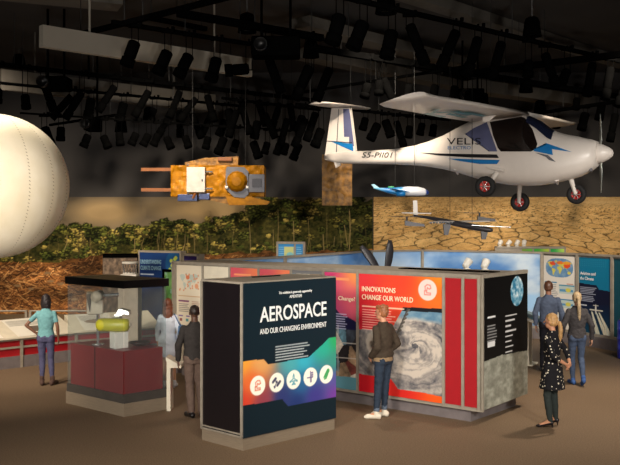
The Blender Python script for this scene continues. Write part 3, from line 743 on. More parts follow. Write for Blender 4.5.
# ---------------------------------------------------------------- glass display case
DN, DL, DR = Vector((-2.87, 13.27)), Vector((-4.05, 14.27)), Vector((-2.28, 13.80)); DB = DL + DR - DN; DC = (DL + DR) / 2
dpts = [DN, DR, DB, DL]
D = thing('display_case', 'large glass case on a red base with a black lid', 'display case')
b = nb(); prism(b, dpts, 0, .20); obj('plinth', b, M['steel'], D)
b = nb(); prism(b, scaled(dpts, DC, .985), .20, .33); obj('base_collar', b, mat('dark_grey_collar', (70, 66, 62), .5), D)
b = nb(); prism(b, scaled(dpts, DC, .90), .33, 1.0); o = obj('base_box', b, M['red_case'], D)
dl = Face(scaled([DL], DC, .90)[0], scaled([DN], DC, .90)[0]); dr = Face(scaled([DN], DC, .90)[0], scaled([DR], DC, .90)[0])
b = nb(); dl.box(b, dl.L * .47, dl.L * .47 + .018, .2, 1.0, -.01, .003); obj('seam', b, M['black'], D)
b = nb(); prism(b, scaled(dpts, DC, 1.02), 1.98, 2.10); obj('lid', b, M['black_gloss'], D)
g4 = scaled(dpts, DC, .97)
for i in range(4):
    p, q = g4[i], g4[(i + 1) % 4]; f = Face(p, q); b = nb(); f.box(b, .012, f.L - .012, .33, 1.98, -.005, .005); obj('glass_pane', b, M['glass'], D)
Z0 = 1.0
def inside(name, label, cat, px, py_base, Y):
    return thing(name, label, cat, (((px - HX) / F * Y), Y, Z0))
t = inside('aircraft_instrument', 'beige-grey camera instrument on a post inside the glass case', 'instrument', 98, 0, 14.05)
b = nb(); tube(b, [(0, 0, 0), (0, 0, .52)], .025, 8); lathe(b, [(0, 0), (.1, 0), (.1, .015), (0, .015)], n=16); obj('stand', b, M['chrome'], t)
b = nb(); box(b, -.05, 0, .68, .26, .2, .36, rz=.3, bev=.02); obj('housing', b, M['instr'], t)
b = nb(); lathe(b, [(0, -.16), (.085, -.16), (.09, -.14), (.09, .1), (0, .1)], Matrix.Translation((.02, -.06, .80)) @ Matrix.Rotation(PI / 2, 4, 'X') @ Matrix.Scale(-1, 4, (0, 0, 1)), 20); obj('lens', b, M['instr'], t)
b = nb(); tube(b, [(.05, -.05, .80), (.34, 0, .82)], .032, 10); obj('arm', b, M['chrome'], t)
b = nb(); b2 = tube(b, [(-.12, -.12, .84), (-.1, -.13, .55)], [.05, .005], 6); obj('fin', b, mat('grey_fin', (110, 104, 96), .5), t)  # narrow fin in a darker grey than the housing
t = inside('specimen_stand', 'small white block under the yellow cylinder', 'block', 119, 0, 13.72)
b = nb(); box(b, 0, 0, .13, .24, .18, .26, rz=.7, bev=.008); obj('block_body', b, M['white'], t)
t = thing('yellow_cylinder', 'yellow-green capsule lying on the white block in the glass case', 'cylinder', at(113, 328, 13.72))
t.location.z = Z0 + .26 + .105
b = nb(); lathe(b, [(0, -.27), (.06, -.265), (.095, -.23), (.105, -.19), (.105, .2), (.09, .245), (.05, .265), (0, .27)], Matrix.Rotation(PI / 2, 4, 'Y') @ Matrix.Rotation(.08, 4, 'X'), 24); obj('shell', b, M['yellow'], t)
b = nb(); lathe(b, [(0, .255), (.035, .262), (.03, .285), (0, .287)], Matrix.Rotation(PI / 2, 4, 'Y'), 16); obj('end_cap', b, M['instr'], t)
t = inside('bracket_model', 'folded silver sheet piece behind the yellow cylinder', 'model', 121, 0, 14.0)
b = nb(); tube(b, [(0, 0, 0), (0, 0, .46)], .015, 6); obj('stand', b, M['chrome'], t)
b = nb(); loft(b, [[Vector((-.16, y, .40)), Vector((.0, y, .60)), Vector((.14, y, .56)), Vector((.15, y, .50)), Vector((.06, y, .52)), Vector((-.12, y, .38))] for y in (-.1, .1)], smooth=False); obj('folded_sheet', b, M['chrome'], t)
t = inside('dark_dish', 'dark oval dish lying at the right of the glass case', 'dish', 140, 0, 13.95)
b = nb(); lathe(b, [(0, 0), (.08, 0), (.17, .05), (.175, .065), (.16, .06), (.07, .02), (0, .015)], Matrix.Rotation(0, 4, 'X'), 24); obj('dish_body', b, mat('dark_dish_brown', (50, 40, 36), .4), t)

# cream ledge between the case and the man
t = thing('cream_ledge', 'cream post with a short ledge between the glass case and the dark-shirted man', 'ledge', at_z(170, 409, 0.001) - Vector((0, 0, .001)))
b = nb(); box(b, 0, 0, .40, .06, .3, .80); obj('post', b, M['cream'], t); 
b = nb(); loft(b, [[Vector((-.04, y, .80)), Vector((-.04, y, .86)), Vector((.2, y, .73)), Vector((.2, y, .68)), Vector((.1, y, .69)), Vector((.03, y, .68))] for y in (-.16, .16)], smooth=False); obj('ledge_top', b, M['cream'], t)

# ---------------------------------------------------------------- long low counter at the left
cf = [(-8.6, 15.2), (-6.85, 16.85), (-5.05, 18.5), (-3.4, 19.45)]
Ct = thing('display_counter', 'long low red counter with white slanted reading panels beside the woman in teal', 'counter')
bp, br, bs, bt = nb(), nb(), nb(), nb()
for p, q in zip(cf, cf[1:]):
    f = Face(p, q); L = f.L
    f.box(bp, 0, L, 0, .24, -.85, 0); f.box(br, 0, L, .24, .60, -.85, -.03); f.box(bs, 0, L, .40, .44, -.05, .01); f.box(bs, 0, L, .56, .60, -.05, .02)
    k = 0
    while k < L: f.box(bs, k, k + .05, .0, .60, -.03, .02); k += 1.22
    loft(bt, [[f.P(s_, .60, .06), f.P(s_, .63, .06), f.P(s_, .90, -.86), f.P(s_, .60, -.86)] for s_ in (-.02, L + .02)], smooth=False)
obj('plinth', bp, M['plinth'], Ct); obj('red_front', br, M['red'], Ct); obj('rail', bs, M['grey_frame'], Ct); obj('slanted_top', bt, M['cream'], Ct)
for j, (ci, s0, s1) in enumerate(((0, 1.35, 2.3), (1, .05, .85), (1, 1.15, 2.0), (2, .2, .95))):
    f = Face(cf[ci], cf[ci + 1])
    cv = Canvas(s0, s1, 0, .94, 60, (236, 230, 216)); cv.rect(s0 + .45, s0 + .75, .2, .5, (110, 96, 84)) if j % 2 == 0 else cv.ell((s0 + s1) / 2, .5, .25, .12, (150, 130, 110), rag=.5)
    cv.lines(s0 + .06, s1 - .1, .82, 5, .06, .02, (120, 116, 110), j)
    def fn(x, y, f=f): 
        o = f.o; n = f.n; dep = .05 - y * .94
        return np.stack([o.x + f.u.x * x + n.x * dep, o.y + f.u.y * x + n.y * dep, .642 + y * .275], 1)
    print_mesh('reading_panel', cv, fn, Ct)
# fence in front of the forest mural
t = thing('barrier_fence', 'grey metal fence in front of the forest mural', 'fence')
for x0_, x1_ in ((-9.5, -6.93), (-6.83, -5.1)):
    b = nb()
    for z in (.28, .80): tube(b, [(x0_, 21.0, z), (x1_, 21.0, z)], .022, 6)
    n_ = 2; obj('fence_rail', b, M['grey_frame'], t)
for x_ in (-9.5, -6.93, -6.83, -5.1):
    b = nb(); box(b, x_, 21.0, .41, .06, .05, .82); obj('fence_post', b, M['grey_frame'], t)

# reading lectern right of the block
pR = at_z(536, 366, 0.001)
t = thing('reading_lectern', 'slanted white reading desk with a pale blue graphic behind the ponytailed woman', 'lectern', (pR.x, 18.0, 0), rz=-.5)
b = nb(); box(b, -.12, 0, .46, .10, .30, .92, bev=.01); obj('leg', b, M['cream'], t)
b = nb(); box(b, -.12, 0, .015, .3, .45, .03); obj('foot', b, M['cream'], t)
b = nb(); box(b, 0.0, 0, .97, .62, .75, .05, ry=.38); obj('slanted_top', b, M['white'], t)
cv = Canvas(-.26, .26, -.32, .32, 60, (120, 178, 196)); cv.I = lerp3((90, 150, 180), (190, 215, 215), fbm(cv.X * 6, cv.Y * 6, 4, 4)); cv.lines(-.2, .2, .2, 5, .06, .02, (230, 240, 240))
R_ = Matrix.Translation((0, 0, .97)) @ Matrix.Rotation(.38, 4, 'Y')
def fn(x, y):
    P = np.stack([x, y, np.full(x.shape, .0275)], 1); return P @ np.array(R_.to_3x3()).T + np.array(R_.translation)
print_mesh('blue_graphic', cv, fn, t)

# white cups / lamps on top of the block and of the far screen
def cup(px, py, Y, z, r, label, tilt, rz, first=[None]):
    X = (px - HX) / F * Y
    if first[0] is None:
        c_ = thing('white_projector', label, 'projector', (X, Y, z))
        b = nb(); lathe(b, [(0, 0), (.09, 0), (.09, .02), (.03, .03), (.03, .06), (0, .06)], n=16); obj('foot', b, M['white'], c_)
        b = nb(); lathe(b, [(0, -.11), (.075, -.11), (.085, -.09), (.1, .09), (.105, .12), (.092, .12), (.08, .02), (0, .02)], Matrix.Translation((0, 0, .135)) @ Matrix.Rotation(.7, 4, 'Y') @ Matrix.Rotation(-.5, 4, 'X'), 20); o_ = obj('cup_shell', b, M['white'], c_)
        b = nb(); lathe(b, [(0, .03), (.078, .03), (.078, .05), (0, .05)], Matrix.Translation((0, 0, .135)) @ Matrix.Rotation(.7, 4, 'Y') @ Matrix.Rotation(-.5, 4, 'X'), 16); obj('lens', b, M['ac_slate'], c_)
        c_.scale = (.66,) * 3; first[0] = c_; return c_
    c_ = first[0].copy(); C.objects.link(c_); c_.location = (X, Y, z); c_['label'] = label
    for ch in first[0].children:
        d = ch.copy(); C.objects.link(d); d.parent = c_
    c_.rotation_euler = (0, 0, rz); return c_
cup(467, 267, 14.45, 2.212, .1, 'white cup-shaped projector on the block roof, left one of the pair', 0, 0)
cup(485, 267, 14.25, 2.212, .1, 'white cup-shaped projector on the block roof, right one of the pair', 0, .3)
for i, (px, rz) in enumerate(((500, .2), (508.5, -.3), (517, .1), (524, .5))):
    cup(px, 246, 24.25, 2.27, .1, ['first', 'second', 'third', 'fourth'][i] + ' from the left of the small white projectors on the far low screen', 0, rz)['group'] = 'projectors on the far screen'

# dark propeller standing behind the block
pp = at(384, 268, 17.5)
t = thing('propeller_display', 'dark upright propeller with two visible blades rising behind the storm panel', 'propeller', (pp.x, 17.5, 0))
b = nb(); tube(b, [(0, 0, 0), (0, 0, 1.75)], .05, 10); lathe(b, [(0, 0), (.3, 0), (.3, .03), (0, .03)], n=20); obj('stand', b, M['grey_frame'], t)
b = nb(); lathe(b, [(0, -.1), (.08, -.1), (.1, 0), (.06, .12), (0, .15)], Matrix.Translation((0, -.05, 1.78)) @ Matrix.Rotation(PI / 2, 4, 'X'), 16); obj('hub', b, M['carbon'], t)
def blade(ang, L):
    b = nb(); rings = []
    for k in range(9):
        u = k / 8; w = .035 + .06 * math.sin(min(1, u * 1.4) * PI * .62); w *= (1 - .55 * max(0, u - .8) / .2); tw = .9 - .6 * u; cx = .05 * math.sin(u * 2.4)
        rings.append([Vector((cx + w * math.cos(a) * math.cos(tw) , .015 * math.sin(a) + w * math.cos(a) * math.sin(tw) * .6, u * L)) for a in [2 * PI * j / 8 for j in range(8)]])
    loft(b, rings); o = obj('blade', b, M['carbon'], t); o.matrix_local = Matrix.Translation((0, -.05, 1.78)) @ Matrix.Rotation(ang, 4, 'Y'); return o
blade(-.62, .86); blade(.10, .85); blade(PI - .3, .8)
# ---------------------------------------------------------------- hanging exhibits
def hang(parent, pts):
    """thin cables from points (in world space) up to the ceiling"""
    for p in pts:
        b = nb(); tube(b, [p, (p[0], p[1], CEIL - .003)], .005, 5)
        o = obj('suspension_cable', b, M['cable'], parent)
        if parent.location.length > 0 or abs(parent.rotation_euler.z) > 0:
            bpy.context.view_layer.update(); o.matrix_parent_inverse = parent.matrix_world.inverted()

# balloon
bc = at(-5, 186, 11.0); BR = 72 / F * 11.0
t = thing('weather_balloon', 'huge cream balloon with stitched seams hanging at the left edge', 'balloon', (bc.x, bc.y, bc.z))
m = bpy.data.materials.new('cream_balloon_fabric'); m.use_nodes = True; nt = m.node_tree; pb_ = nt.nodes['Principled BSDF']
pb_.inputs['Roughness'].default_value = .5
tc = nt.nodes.new('ShaderNodeTexCoord'); ns = nt.nodes.new('ShaderNodeTexNoise'); ns.inputs['Scale'].default_value = 2.2; ns.inputs['Detail'].default_value = 4
rp = nt.nodes.new('ShaderNodeValToRGB'); rp.color_ramp.elements[0].position = .3; rp.color_ramp.elements[1].position = .75
rp.color_ramp.elements[0].color = (*lin((226, 212, 180)), 1); rp.color_ramp.elements[1].color = (*lin((246, 236, 214)), 1)
nt.links.new(tc.outputs['Object'], ns.inputs['Vector']); nt.links.new(ns.outputs[0], rp.inputs[0]); nt.links.new(rp.outputs[0], pb_.inputs['Base Color'])
M['balloon'] = m
b = nb(); lathe(b, [(BR * math.sin(a) * (1 if a < 2.6 else 1), BR * math.cos(a)) for a in [PI * k / 40 for k in range(41)]], n=96)
for v in b.verts:
    a = math.atan2(v.co.y, v.co.x); s_ = abs(math.sin(a * 8)); k = 1 - .004 * (1 - s_) ** 8
    v.co.x *= k; v.co.y *= k
obj('envelope', b, m, t)
b = nb()
for j in range(16):
    a = j * PI / 8
    for k in range(8, 120):
        if k % 2: continue
        th = PI * k / 128; r = BR * .990
        p = Vector((r * math.sin(th) * math.cos(a), r * math.sin(th) * math.sin(a), r * math.cos(th))) 
        q = Vector((r * math.sin(th + .014) * math.cos(a + .02), r * math.sin(th + .014) * math.sin(a + .02), r * math.cos(th + .014)))
        tube(b, [p * 1.006, q * 1.006], .0045, 4)
obj('seam_stitching', b, mat('seam_thread', (150, 130, 98), .7), t)
b = nb(); tube(b, [(0, 0, BR - .02), (0, 0, CEIL - bc.z - .003)], .01, 6); obj('suspension_cable', b, M['cable'], t)

# airplane: local frame s (forward, from the tail), n (towards the near wing tip), z
YAW = math.radians(29); Fd = Vector((math.cos(YAW), -math.sin(YAW), 0)); Nd = Vector((-math.sin(YAW), -math.cos(YAW), 0)); T0 = Vector((.386, 19.54, 0)); ROLL = -.055
def ac(s, n, z): return T0 + Fd * s + Nd * n + Vector((0, 0, z + ROLL * n))
def fs(px, py):
    k = (px - HX) / F; s = (k * T0.y - T0.x) / (Fd.x - k * Fd.y); Y = T0.y + Fd.y * s
    return s, CH - (py - HY) / F * Y
AP = thing('light_aircraft', 'white high-wing light aircraft with blue markings hanging at the right', 'airplane')
prof = [(325, 154, 160, .04), (335, 152, 162.5, .09), (345, 151.5, 163.5, .12), (370, 150.5, 164, .15), (395, 149, 164.5, .18), (415, 145.5, 165.5, .22), (430, 141, 167, .27), (445, 135, 169.5, .34), (460, 127, 173, .42),
        (474, 120, 177.5, .49), (490, 115, 182, .53), (510, 113.5, 185, .55), (526, 114.5, 186, .55), (540, 121, 185.5, .54), (552, 130, 184, .52), (565, 134, 181, .49), (580, 137, 177, .44), (592, 139.5, 171, .36), (598, 141.5, 166, .28)]
rings = []; NR = 28; prs = []
for px, yt, yb, w in prof:
    s, zt = fs(px, yt); _, zb = fs(px, yb); prs.append((s, zt, zb, w))
    ring = []
    for k in range(NR):
        a = 2 * PI * k / NR; ca, sa = math.cos(a), math.sin(a); ex = .78
        nn_ = w * math.copysign(abs(ca) ** ex, ca); zz = (zt + zb) / 2 + (zt - zb) / 2 * math.copysign(abs(sa) ** ex, sa)
        if px > 425 and sa > 0: nn_ *= 1 - .22 * sa
        ring.append(ac(s, nn_, zz))
    rings.append(ring)
b = nb(); loft(b, rings); obj('fuselage', b, M['aircraft'], AP)
def side(px, py, out=.006):
    """point on the near side of the fuselage skin that shows at a frame point"""
    w_ = 0
    for _ in range(4):
        o = T0 + Nd * w_; k = (px - HX) / F
        s = (k * o.y - o.x) / (Fd.x - k * Fd.y); Y = o.y + Fd.y * s; z = CH - (py - HY) / F * Y - ROLL * w_
        S_ = [p[0] for p in prs]; zt = np.interp(s, S_, [p[1] for p in prs]); zb = np.interp(s, S_, [p[2] for p in prs]); w = np.interp(s, S_, [p[3] for p in prs])
        q = max(-1, min(1, (z - (zt + zb) / 2) / ((zt - zb) / 2))); sa = abs(q) ** (1 / .78); ca = math.sqrt(max(0, 1 - sa * sa)); n_ = w * ca ** .78
        if q > 0 and px > 425: n_ *= 1 - .22 * sa
        w_ = n_
    return ac(s, w_ + out, z)
def decal(name, pts, m, out=.008, sub=6):
    """patch that follows the skin: polygon of frame points filled with a grid of triangles"""
    bm = nb(); vs = [bm.verts.new((x, y, 0)) for x, y in pts]; f = bm.faces.new(vs)
    bmesh.ops.triangulate(bm, faces=[f])
    for _ in range(3):
        es = [e for e in bm.edges if e.calc_length() > 4]
        if es: bmesh.ops.subdivide_edges(bm, edges=es, cuts=1); bmesh.ops.triangulate(bm, faces=bm.faces[:])
    for v in bm.verts: v.co = side(v.co.x, v.co.y, out)
    bmesh.ops.recalc_face_normals(bm, faces=bm.faces)
    for f in bm.faces: f.smooth = True
    return obj(name, bm, m, AP)
decal('cabin_window', [(490, 122), (521.5, 116.5), (525, 118), (533, 130), (537.5, 144), (536, 149), (531, 151.5), (501, 151.5), (498, 148), (493, 135)], M['aircraft_glass'])
decal('slate_marking', [(474, 128), (487, 122), (497.5, 151.5), (489, 151.5), (484, 128), (465, 134)], M['ac_slate'])
decal('black_stripe', [(419, 152.5), (440, 153.5), (497, 154.5), (499, 158), (470, 157.5), (440, 155.5)], M['ac_black'])
decal('blue_stripe', [(448, 158.5), (500, 160), (497, 164), (480, 164), (460, 161)], M['ac_blue'])
decal('lightning_marking', [(534, 149), (549, 152.5), (546, 143), (572, 152), (552, 149), (553, 155), (534, 151)], M['ac_blue'])
decal('exhaust_marking', [(535, 152.5), (548, 155), (556, 162), (549, 160), (546, 157)], M['grey_box'])
def ac_text(body, px, py, wpx, m, name='lettering', hs=.3, shear=.25, bold=.006):
    cu = bpy.data.curves.new(name, 'FONT'); cu.body = body; cu.size = 1; cu.shear = shear; cu.offset = bold; cu.resolution_u = 3
    tmp = bpy.data.objects.new('tmp', cu); C.objects.link(tmp); bpy.context.view_layer.update()
    me = bpy.data.meshes.new_from_object(tmp.evaluated_get(bpy.context.evaluated_depsgraph_get())); bpy.data.objects.remove(tmp)
    xs = [v.co.x for v in me.vertices]; sc = wpx / (max(xs) - min(xs)); ys = max(v.co.y for v in me.vertices); hh = hs / ys
    for v in me.vertices: v.co = side(px + (v.co.x - min(xs)) * sc, py - v.co.y * hh, .012)
    me.materials.clear(); return obj(name, me, m, AP)
ac_text('VELIS', 447, 144.5, 34, M['ac_black'], hs=6.6, shear=0, bold=0)
ac_text('ELECTRO', 448, 149.3, 23, M['ac_blue'], hs=3.2, shear=0, bold=0)
ac_text('S5-PII01', 362, 157.5, 31, M['ac_black'], hs=5.2)
# windshield
def skin(px, py, a_side): pass
def shell(s, a, out=.01):
    S_ = [p[0] for p in prs]; zt = np.interp(s, S_, [p[1] for p in prs]); zb = np.interp(s, S_, [p[2] for p in prs]); w = np.interp(s, S_, [p[3] for p in prs])
    ca, sa = math.cos(a), math.sin(a); n_ = (w + out) * math.copysign(abs(ca) ** .78, ca) * (1 - .22 * max(0, sa)); return ac(s, n_, (zt + zb) / 2 + ((zt - zb) / 2 + out) * abs(sa) ** .78)
s1, s2 = fs(530, 116)[0], fs(556, 133)[0]
b = nb(); g_ = []
for i in range(13):
    u = i / 12; lo = math.radians(50 - 16 * u); g_.append([b.verts.new(shell(s1 + (s2 - s1) * u, lo + (PI - 2 * lo) * k / 16, .012)) for k in range(17)])
for p_, q_ in zip(g_, g_[1:]):
    for k in range(16): b.faces.new((p_[k], p_[k + 1], q_[k + 1], q_[k])).smooth = True
bmesh.ops.recalc_face_normals(b, faces=b.faces)
obj('windshield', b, mat('blue_tinted_glass', (30, 36, 58), .12), AP)
b = nb(); loft(b, [[A0 + Vector((0, 0, dz)) for A0 in (side(334, 162), side(339, 163), side(341, 165.5), side(336, 168))] for dz in (0, .03)], smooth=False); obj('tail_skid', b, M['aircraft'], AP)
# wing
def wing_section(le, te, n, th=.12):
    pts = []
    for k in range(14):
        a = 2 * PI * k / 14; c = (1 - math.cos(a)) / 2           # 0 at leading edge .. 1 trailing
        t_ = th * (1.9 * math.sqrt(max(c, 0)) * (1 - c)) * (1 if a < PI else -.45)
        pts.append((n, le + (te - le) * c, t_))
    return pts
sLE, zr = fs(530, 114.5); sTE, _ = fs(474, 119); zr = fs(500, 113)[1] - .06
def wing(sgn):
    rr = []
    for u, kc_, dz in ((0, 1, 0), (.3, .97, 0), (.6, .9, 0), (.9, .8, 0), (.97, .72, .01), (1, .45, .03)):
        n = sgn * (.0 + 5.25 * u); le = sLE - (.12 if u < .9 else .18) * u; ch = (sLE - sTE) * kc_; te = le - ch
        rr.append([ac(p[1], p[0], zr + dz + p[2] + .004 * abs(n) - .10 * (le - p[1]) / (sLE - sTE)) for p in wing_section(le, te, n, .14 * kc_)])
    b = nb(); loft(b, rr); return obj('wing', b, M['aircraft'], AP)
wing(1); wing(-1)
b = nb()    # teal lettering-like ornament under the near wing
def und(n, f_): 
    le = sLE - .12 * n / 5.25; ch = (sLE - sTE) * (1 - .2 * (n / 5.25) ** 1.3); return ac(le - ch * f_, n, zr - .062 + .004 * n - .10 * f_)
for n0, n1, f0, f1 in ((3.9, 3.5, .35, .62), (3.5, 3.1, .62, .30), (3.1, 2.2, .34, .40), (3.0, 1.9, .5, .56), (3.6, 2.6, .68, .72), (2.7, 1.6, .28, .32)):
    q = [und(n0, f0), und(n0, f0 + .09), und(n1, f1 + .09), und(n1, f1)]
    vs = [b.verts.new(v) for v in q] + [b.verts.new(v - Vector((0, 0, .004))) for v in q]; b.faces.new(vs[:4]); b.faces.new(vs[4:][::-1])
    for k in range(4): b.faces.new((vs[k], vs[(k + 1) % 4], vs[4 + (k + 1) % 4], vs[4 + k]))
obj('wing_marking', b, M['ac_teal'], AP)
b = nb(); loft(b, [[und(n_, f_) + Vector((0, 0, dz)) for n_, f_, dz in ((1.5, .2, 0), (1.44, .2, 0), (1.44, .42, 0), (1.5, .42, 0))], [und(n_, f_) + Vector((0, 0, dz)) for n_, f_, dz in ((1.5, .3, -.10), (1.46, .3, -.10), (1.46, .42, -.10), (1.5, .42, -.10))]], smooth=False); obj('wing_fitting', b, M['aircraft'], AP)
# fin and tailplane
A_ = lambda px, py, n: ac(fs(px, py)[0], n, fs(px, py)[1])
def slab(name, pts, t0, m, n0=0):
    b = nb(); loft(b, [[A_(x, y, n0 - t0) for x, y in pts], [A_(x, y, n0 + t0) for x, y in pts]], smooth=False); return obj(name, b, m, AP)
slab('fin', [(332.5, 108), (351, 108), (356.5, 152), (356, 156), (327, 160), (326, 154)], .045, M['aircraft'])
slab('fin_marking', [(344, 109), (350.3, 109), (355, 146), (350, 147), (350, 137), (345, 137)], .048, M['ac_slate'])
slab('fin_blue_marking', [(331, 141), (353.5, 144), (354.5, 151.5), (344, 147)], .049, M['ac_blue'])
slab('fin_black_line', [(326, 141.3), (353, 143.2), (353, 142.4), (326, 140.6)], .049, M['ac_black'])
slab('rudder_gap', [(339.3, 109), (340, 109), (337.5, 158), (336.5, 158)], .047, M['grey_box'])
sF, zF = fs(341, 106.5)
b = nb(); rr = []
for n, k in ((-1.15, .45), (-1.05, .75), (-.5, .95), (0, 1), (.5, .95), (1.05, .75), (1.15, .45)):
    rr.append([ac(p[1], n, zF + p[2]) for p in wing_section(sF + .34 * k, sF - .34 * k, n, .05)])
loft(b, rr); obj('tailplane', b, M['aircraft'], AP)
# spinner and propeller
sN, zN = fs(597, 153.5); sT, zT = fs(611, 149.5); zN = fs(600, 153)[1]
MX = Matrix.Translation(ac(sN - .02, 0, zN - .01)) @ Matrix((( Nd.x, 0, Fd.x, 0), (Nd.y, 0, Fd.y, 0), (0, 1, 0, 0), (0, 0, 0, 1)))
b = nb(); lathe(b, [(0, 0), (.19, 0), (.19, .06), (.17, .14), (.12, .24), (.06, .31), (0, .33)], MX, 20); bmesh.ops.recalc_face_normals(b, faces=b.faces); obj('spinner', b, M['aircraft'], AP)
for sg in (1, -1):
    b = nb(); rr = []
    for k in range(9):
        u = k / 8; w = (.05 + .055 * math.sin(min(1, u * 1.3) * PI * .7)) * (1 - .7 * max(0, u - .75) / .25); tw = 1.0 - .6 * u
        rr.append([MX @ Vector((w * math.cos(a) * math.cos(tw) + sg * .04 * u, sg * (.12 + .64 * u), .09 + w * math.cos(a) * math.sin(tw) * .5 + .008 * math.sin(a))) for a in [2 * PI * j / 8 for j in range(8)]])
    loft(b, rr); obj('propeller_blade', b, mat('silver_blade', (190, 196, 190), .3, .4), AP)
b = nb(); tube(b, [side(590, 171, -.1), side(591.5, 169.5, .1)], .03, 8); obj('exhaust_pipe', b, M['grey_box'], AP)
# landing gear
def wheel(px, py, n, r, top, name='wheel'):
    s, z = fs(px, py)
    o = T0 + Nd * n; k = (px - HX) / F; s = (k * o.y - o.x) / (Fd.x - k * Fd.y); Y = o.y + Fd.y * s; z = CH - (py - HY) / F * Y - ROLL * n
    c_ = ac(s, n, z); ax = Matrix(((Fd.x, 0, Nd.x, 0), (Fd.y, 0, Nd.y, 0), (0, 1, 0, 0), (0, 0, 0, 1)))
    mt = Matrix.Translation(c_) @ ax
    b = nb(); lathe(b, [(r * .5, -.045), (r * .55, -.075), (r * .86, -.075), (r * .97, -.05), (r, 0), (r * .97, .05), (r * .86, .075), (r * .55, .075), (r * .5, .045)], mt, 28); bmesh.ops.recalc_face_normals(b, faces=b.faces); w = obj(name, b, M['rubber'], AP)
    b = nb(); lathe(b, [(0, -.05), (r * .56, -.05), (r * .56, .05), (r * .4, .058), (r * .34, .04), (0, .045)], mt, 20); bmesh.ops.recalc_face_normals(b, faces=b.faces); h = obj('wheel_hub', b, M['hub_red'], w)
    b = nb(); lathe(b, [(0, .03), (r * .13, .04), (r * .1, .085), (0, .085)], mt, 12)
    for k in range(6):
        a = k * PI / 3; tube(b, [mt @ Vector((r * .1 * math.cos(a), r * .1 * math.sin(a), .062)), mt @ Vector((r * .5 * math.cos(a), r * .5 * math.sin(a), .056))], r * .045, 5)
    obj('hub_cap', b, M['chrome'], h)
    b = nb(); tube(b, [top, c_ + Nd * (-.09 if n > 0 else .09) + Vector((0, 0, .0)), c_], [.055, .035, .03], 8); obj('gear_leg', b, M['aircraft'], AP)
    return c_
wheel(485.5, 186.5, .85, .205, side(497, 170, -.12))
wheel(520, 202, -.75, .20, ac(fs(516, 180)[0], -.3, fs(516, 180)[1]))
nw = wheel(576.5, 194.5, 0.0, .19, ac(fs(570, 176)[0], 0, fs(570, 176)[1]), 'nose_wheel')
for (q0, q1) in (((455, 168), (457, 174)), ((556, 179), (557, 184))):
    b = nb(); p = side(*q0, -.05); q = side(*q1, -.05); tube(b, [p, q], [.05, .02], 8); obj('antenna', b, M['aircraft'], AP)
b = nb(); tube(b, [side(486, 167, -.02), side(505, 171, .04)], .03, 8); obj('step', b, M['aircraft'], AP)
hang(AP, [ac(sLE - .5, 1.0, zr + .05), ac(sLE - .5, -1.0, zr + .05), ac(.6, 0, fs(350, 155)[1] + .05)])

# satellite
SY = 19.5; k_ = SY / F
def sp(px, py, dy=0.0): return Vector(((px - 219) * k_, dy, -(py - 185) * k_))
so = at(219, 185, SY)
t = thing('satellite', 'gold foil satellite with a white panel and copper struts under the spotlights', 'satellite', so)
def sbox(name, x0, x1, y0, y1, d0, d1, m, bev=.01, lab=None):
    b = nb(); a, c_ = sp(x0, y0), sp(x1, y1); box(b, (a.x + c_.x) / 2, (d0 + d1) / 2, (a.z + c_.z) / 2, c_.x - a.x, abs(d1 - d0), a.z - c_.z, bev=bev); o = obj(name, b, m, t)
    if lab: o['label'] = lab
    return o
b = nb(); a, c_ = sp(174, 166.5), sp(265, 197)
bmesh.ops.create_grid(b, x_segments=46, y_segments=18, size=.5)
for v in b.verts:
    u, w_ = v.co.x + .5, v.co.y + .5; x = a.x + (c_.x - a.x) * u; z = c_.z + (a.z - c_.z) * w_
    e_ = min(u, 1 - u, w_, 1 - w_); v.co = Vector((x, -.45 + (mnoise.noise(Vector((x * 3, z * 3, 1))) * .07 + mnoise.noise(Vector((x * 8, z * 8, 4))) * .035 if e_ > .01 else 0), z))
obj('foil_wrap', b, M['foil'], t)
b = nb(); box(b, (a.x + c_.x) / 2, 0, (a.z + c_.z) / 2, c_.x - a.x - .01, .84, a.z - c_.z - .01); obj('satellite_body', b, M['foil'], t)
b = nb(); loft(b, [[sp(x, y, d) for x, y in ((228, 197), (252, 197), (271, 202), (268, 205), (231, 205.5))] for d in (-.5, -.2)], smooth=False); obj('lower_foil', b, M['foil'], t)
sbox('white_panel', 190, 208, 168.5, 193, -.56, -.45, mat('matt_white_panel', (178, 174, 166), .6), .01, 'white equipment panel'); sbox('latch', 204.5, 206, 180, 182.5, -.575, -.55, M['grey_box'])
for x, y in ((190.5, 166.5), (190.5, 194), (211, 173), (215, 173), (211, 189.5), (215, 189.5)):
    b = nb(); p = sp(x, y, -.5); q = sp(x - 5 if x > 209 else x + 1, y, -.54); tube(b, [p, q], .02, 6); obj('bracket', b, M['chrome'], t)
b = nb(); oc = sp(239, 183, -.5); pts = [sp(x, y, 0) for x, y in ((229, 168), (246, 168.5), (250, 173), (250, 195), (246, 198.5), (236, 197.5), (228, 190), (228, 172))]
loft(b, [[Vector((p.x, d, p.z)) for p in pts] for d in (-.52, -.44)], smooth=False); obj('grey_plate', b, M['grey_box'], t)
b = nb(); lathe(b, [(0, -.18), (.1, -.17), (.18, -.12), (.225, -.05), (.235, 0), (0, 0)], Matrix.Translation(sp(239, 182.5, -.52)) @ Matrix.Rotation(PI / 2, 4, 'X') @ Matrix.Scale(-1, 4, (0, 0, 1)), 12, smooth=False)
bmesh.ops.recalc_face_normals(b, faces=b.faces); obj('foil_dome', b, M['foil'], t)
for x in (229, 249):
    b = nb(); p = sp(x, 187, -.55); lathe(b, [(0, -.06), (.035, -.05), (.04, 0), (0, .0)], Matrix.Translation(p) , 10); obj('small_sensor', b, M['white'], t)
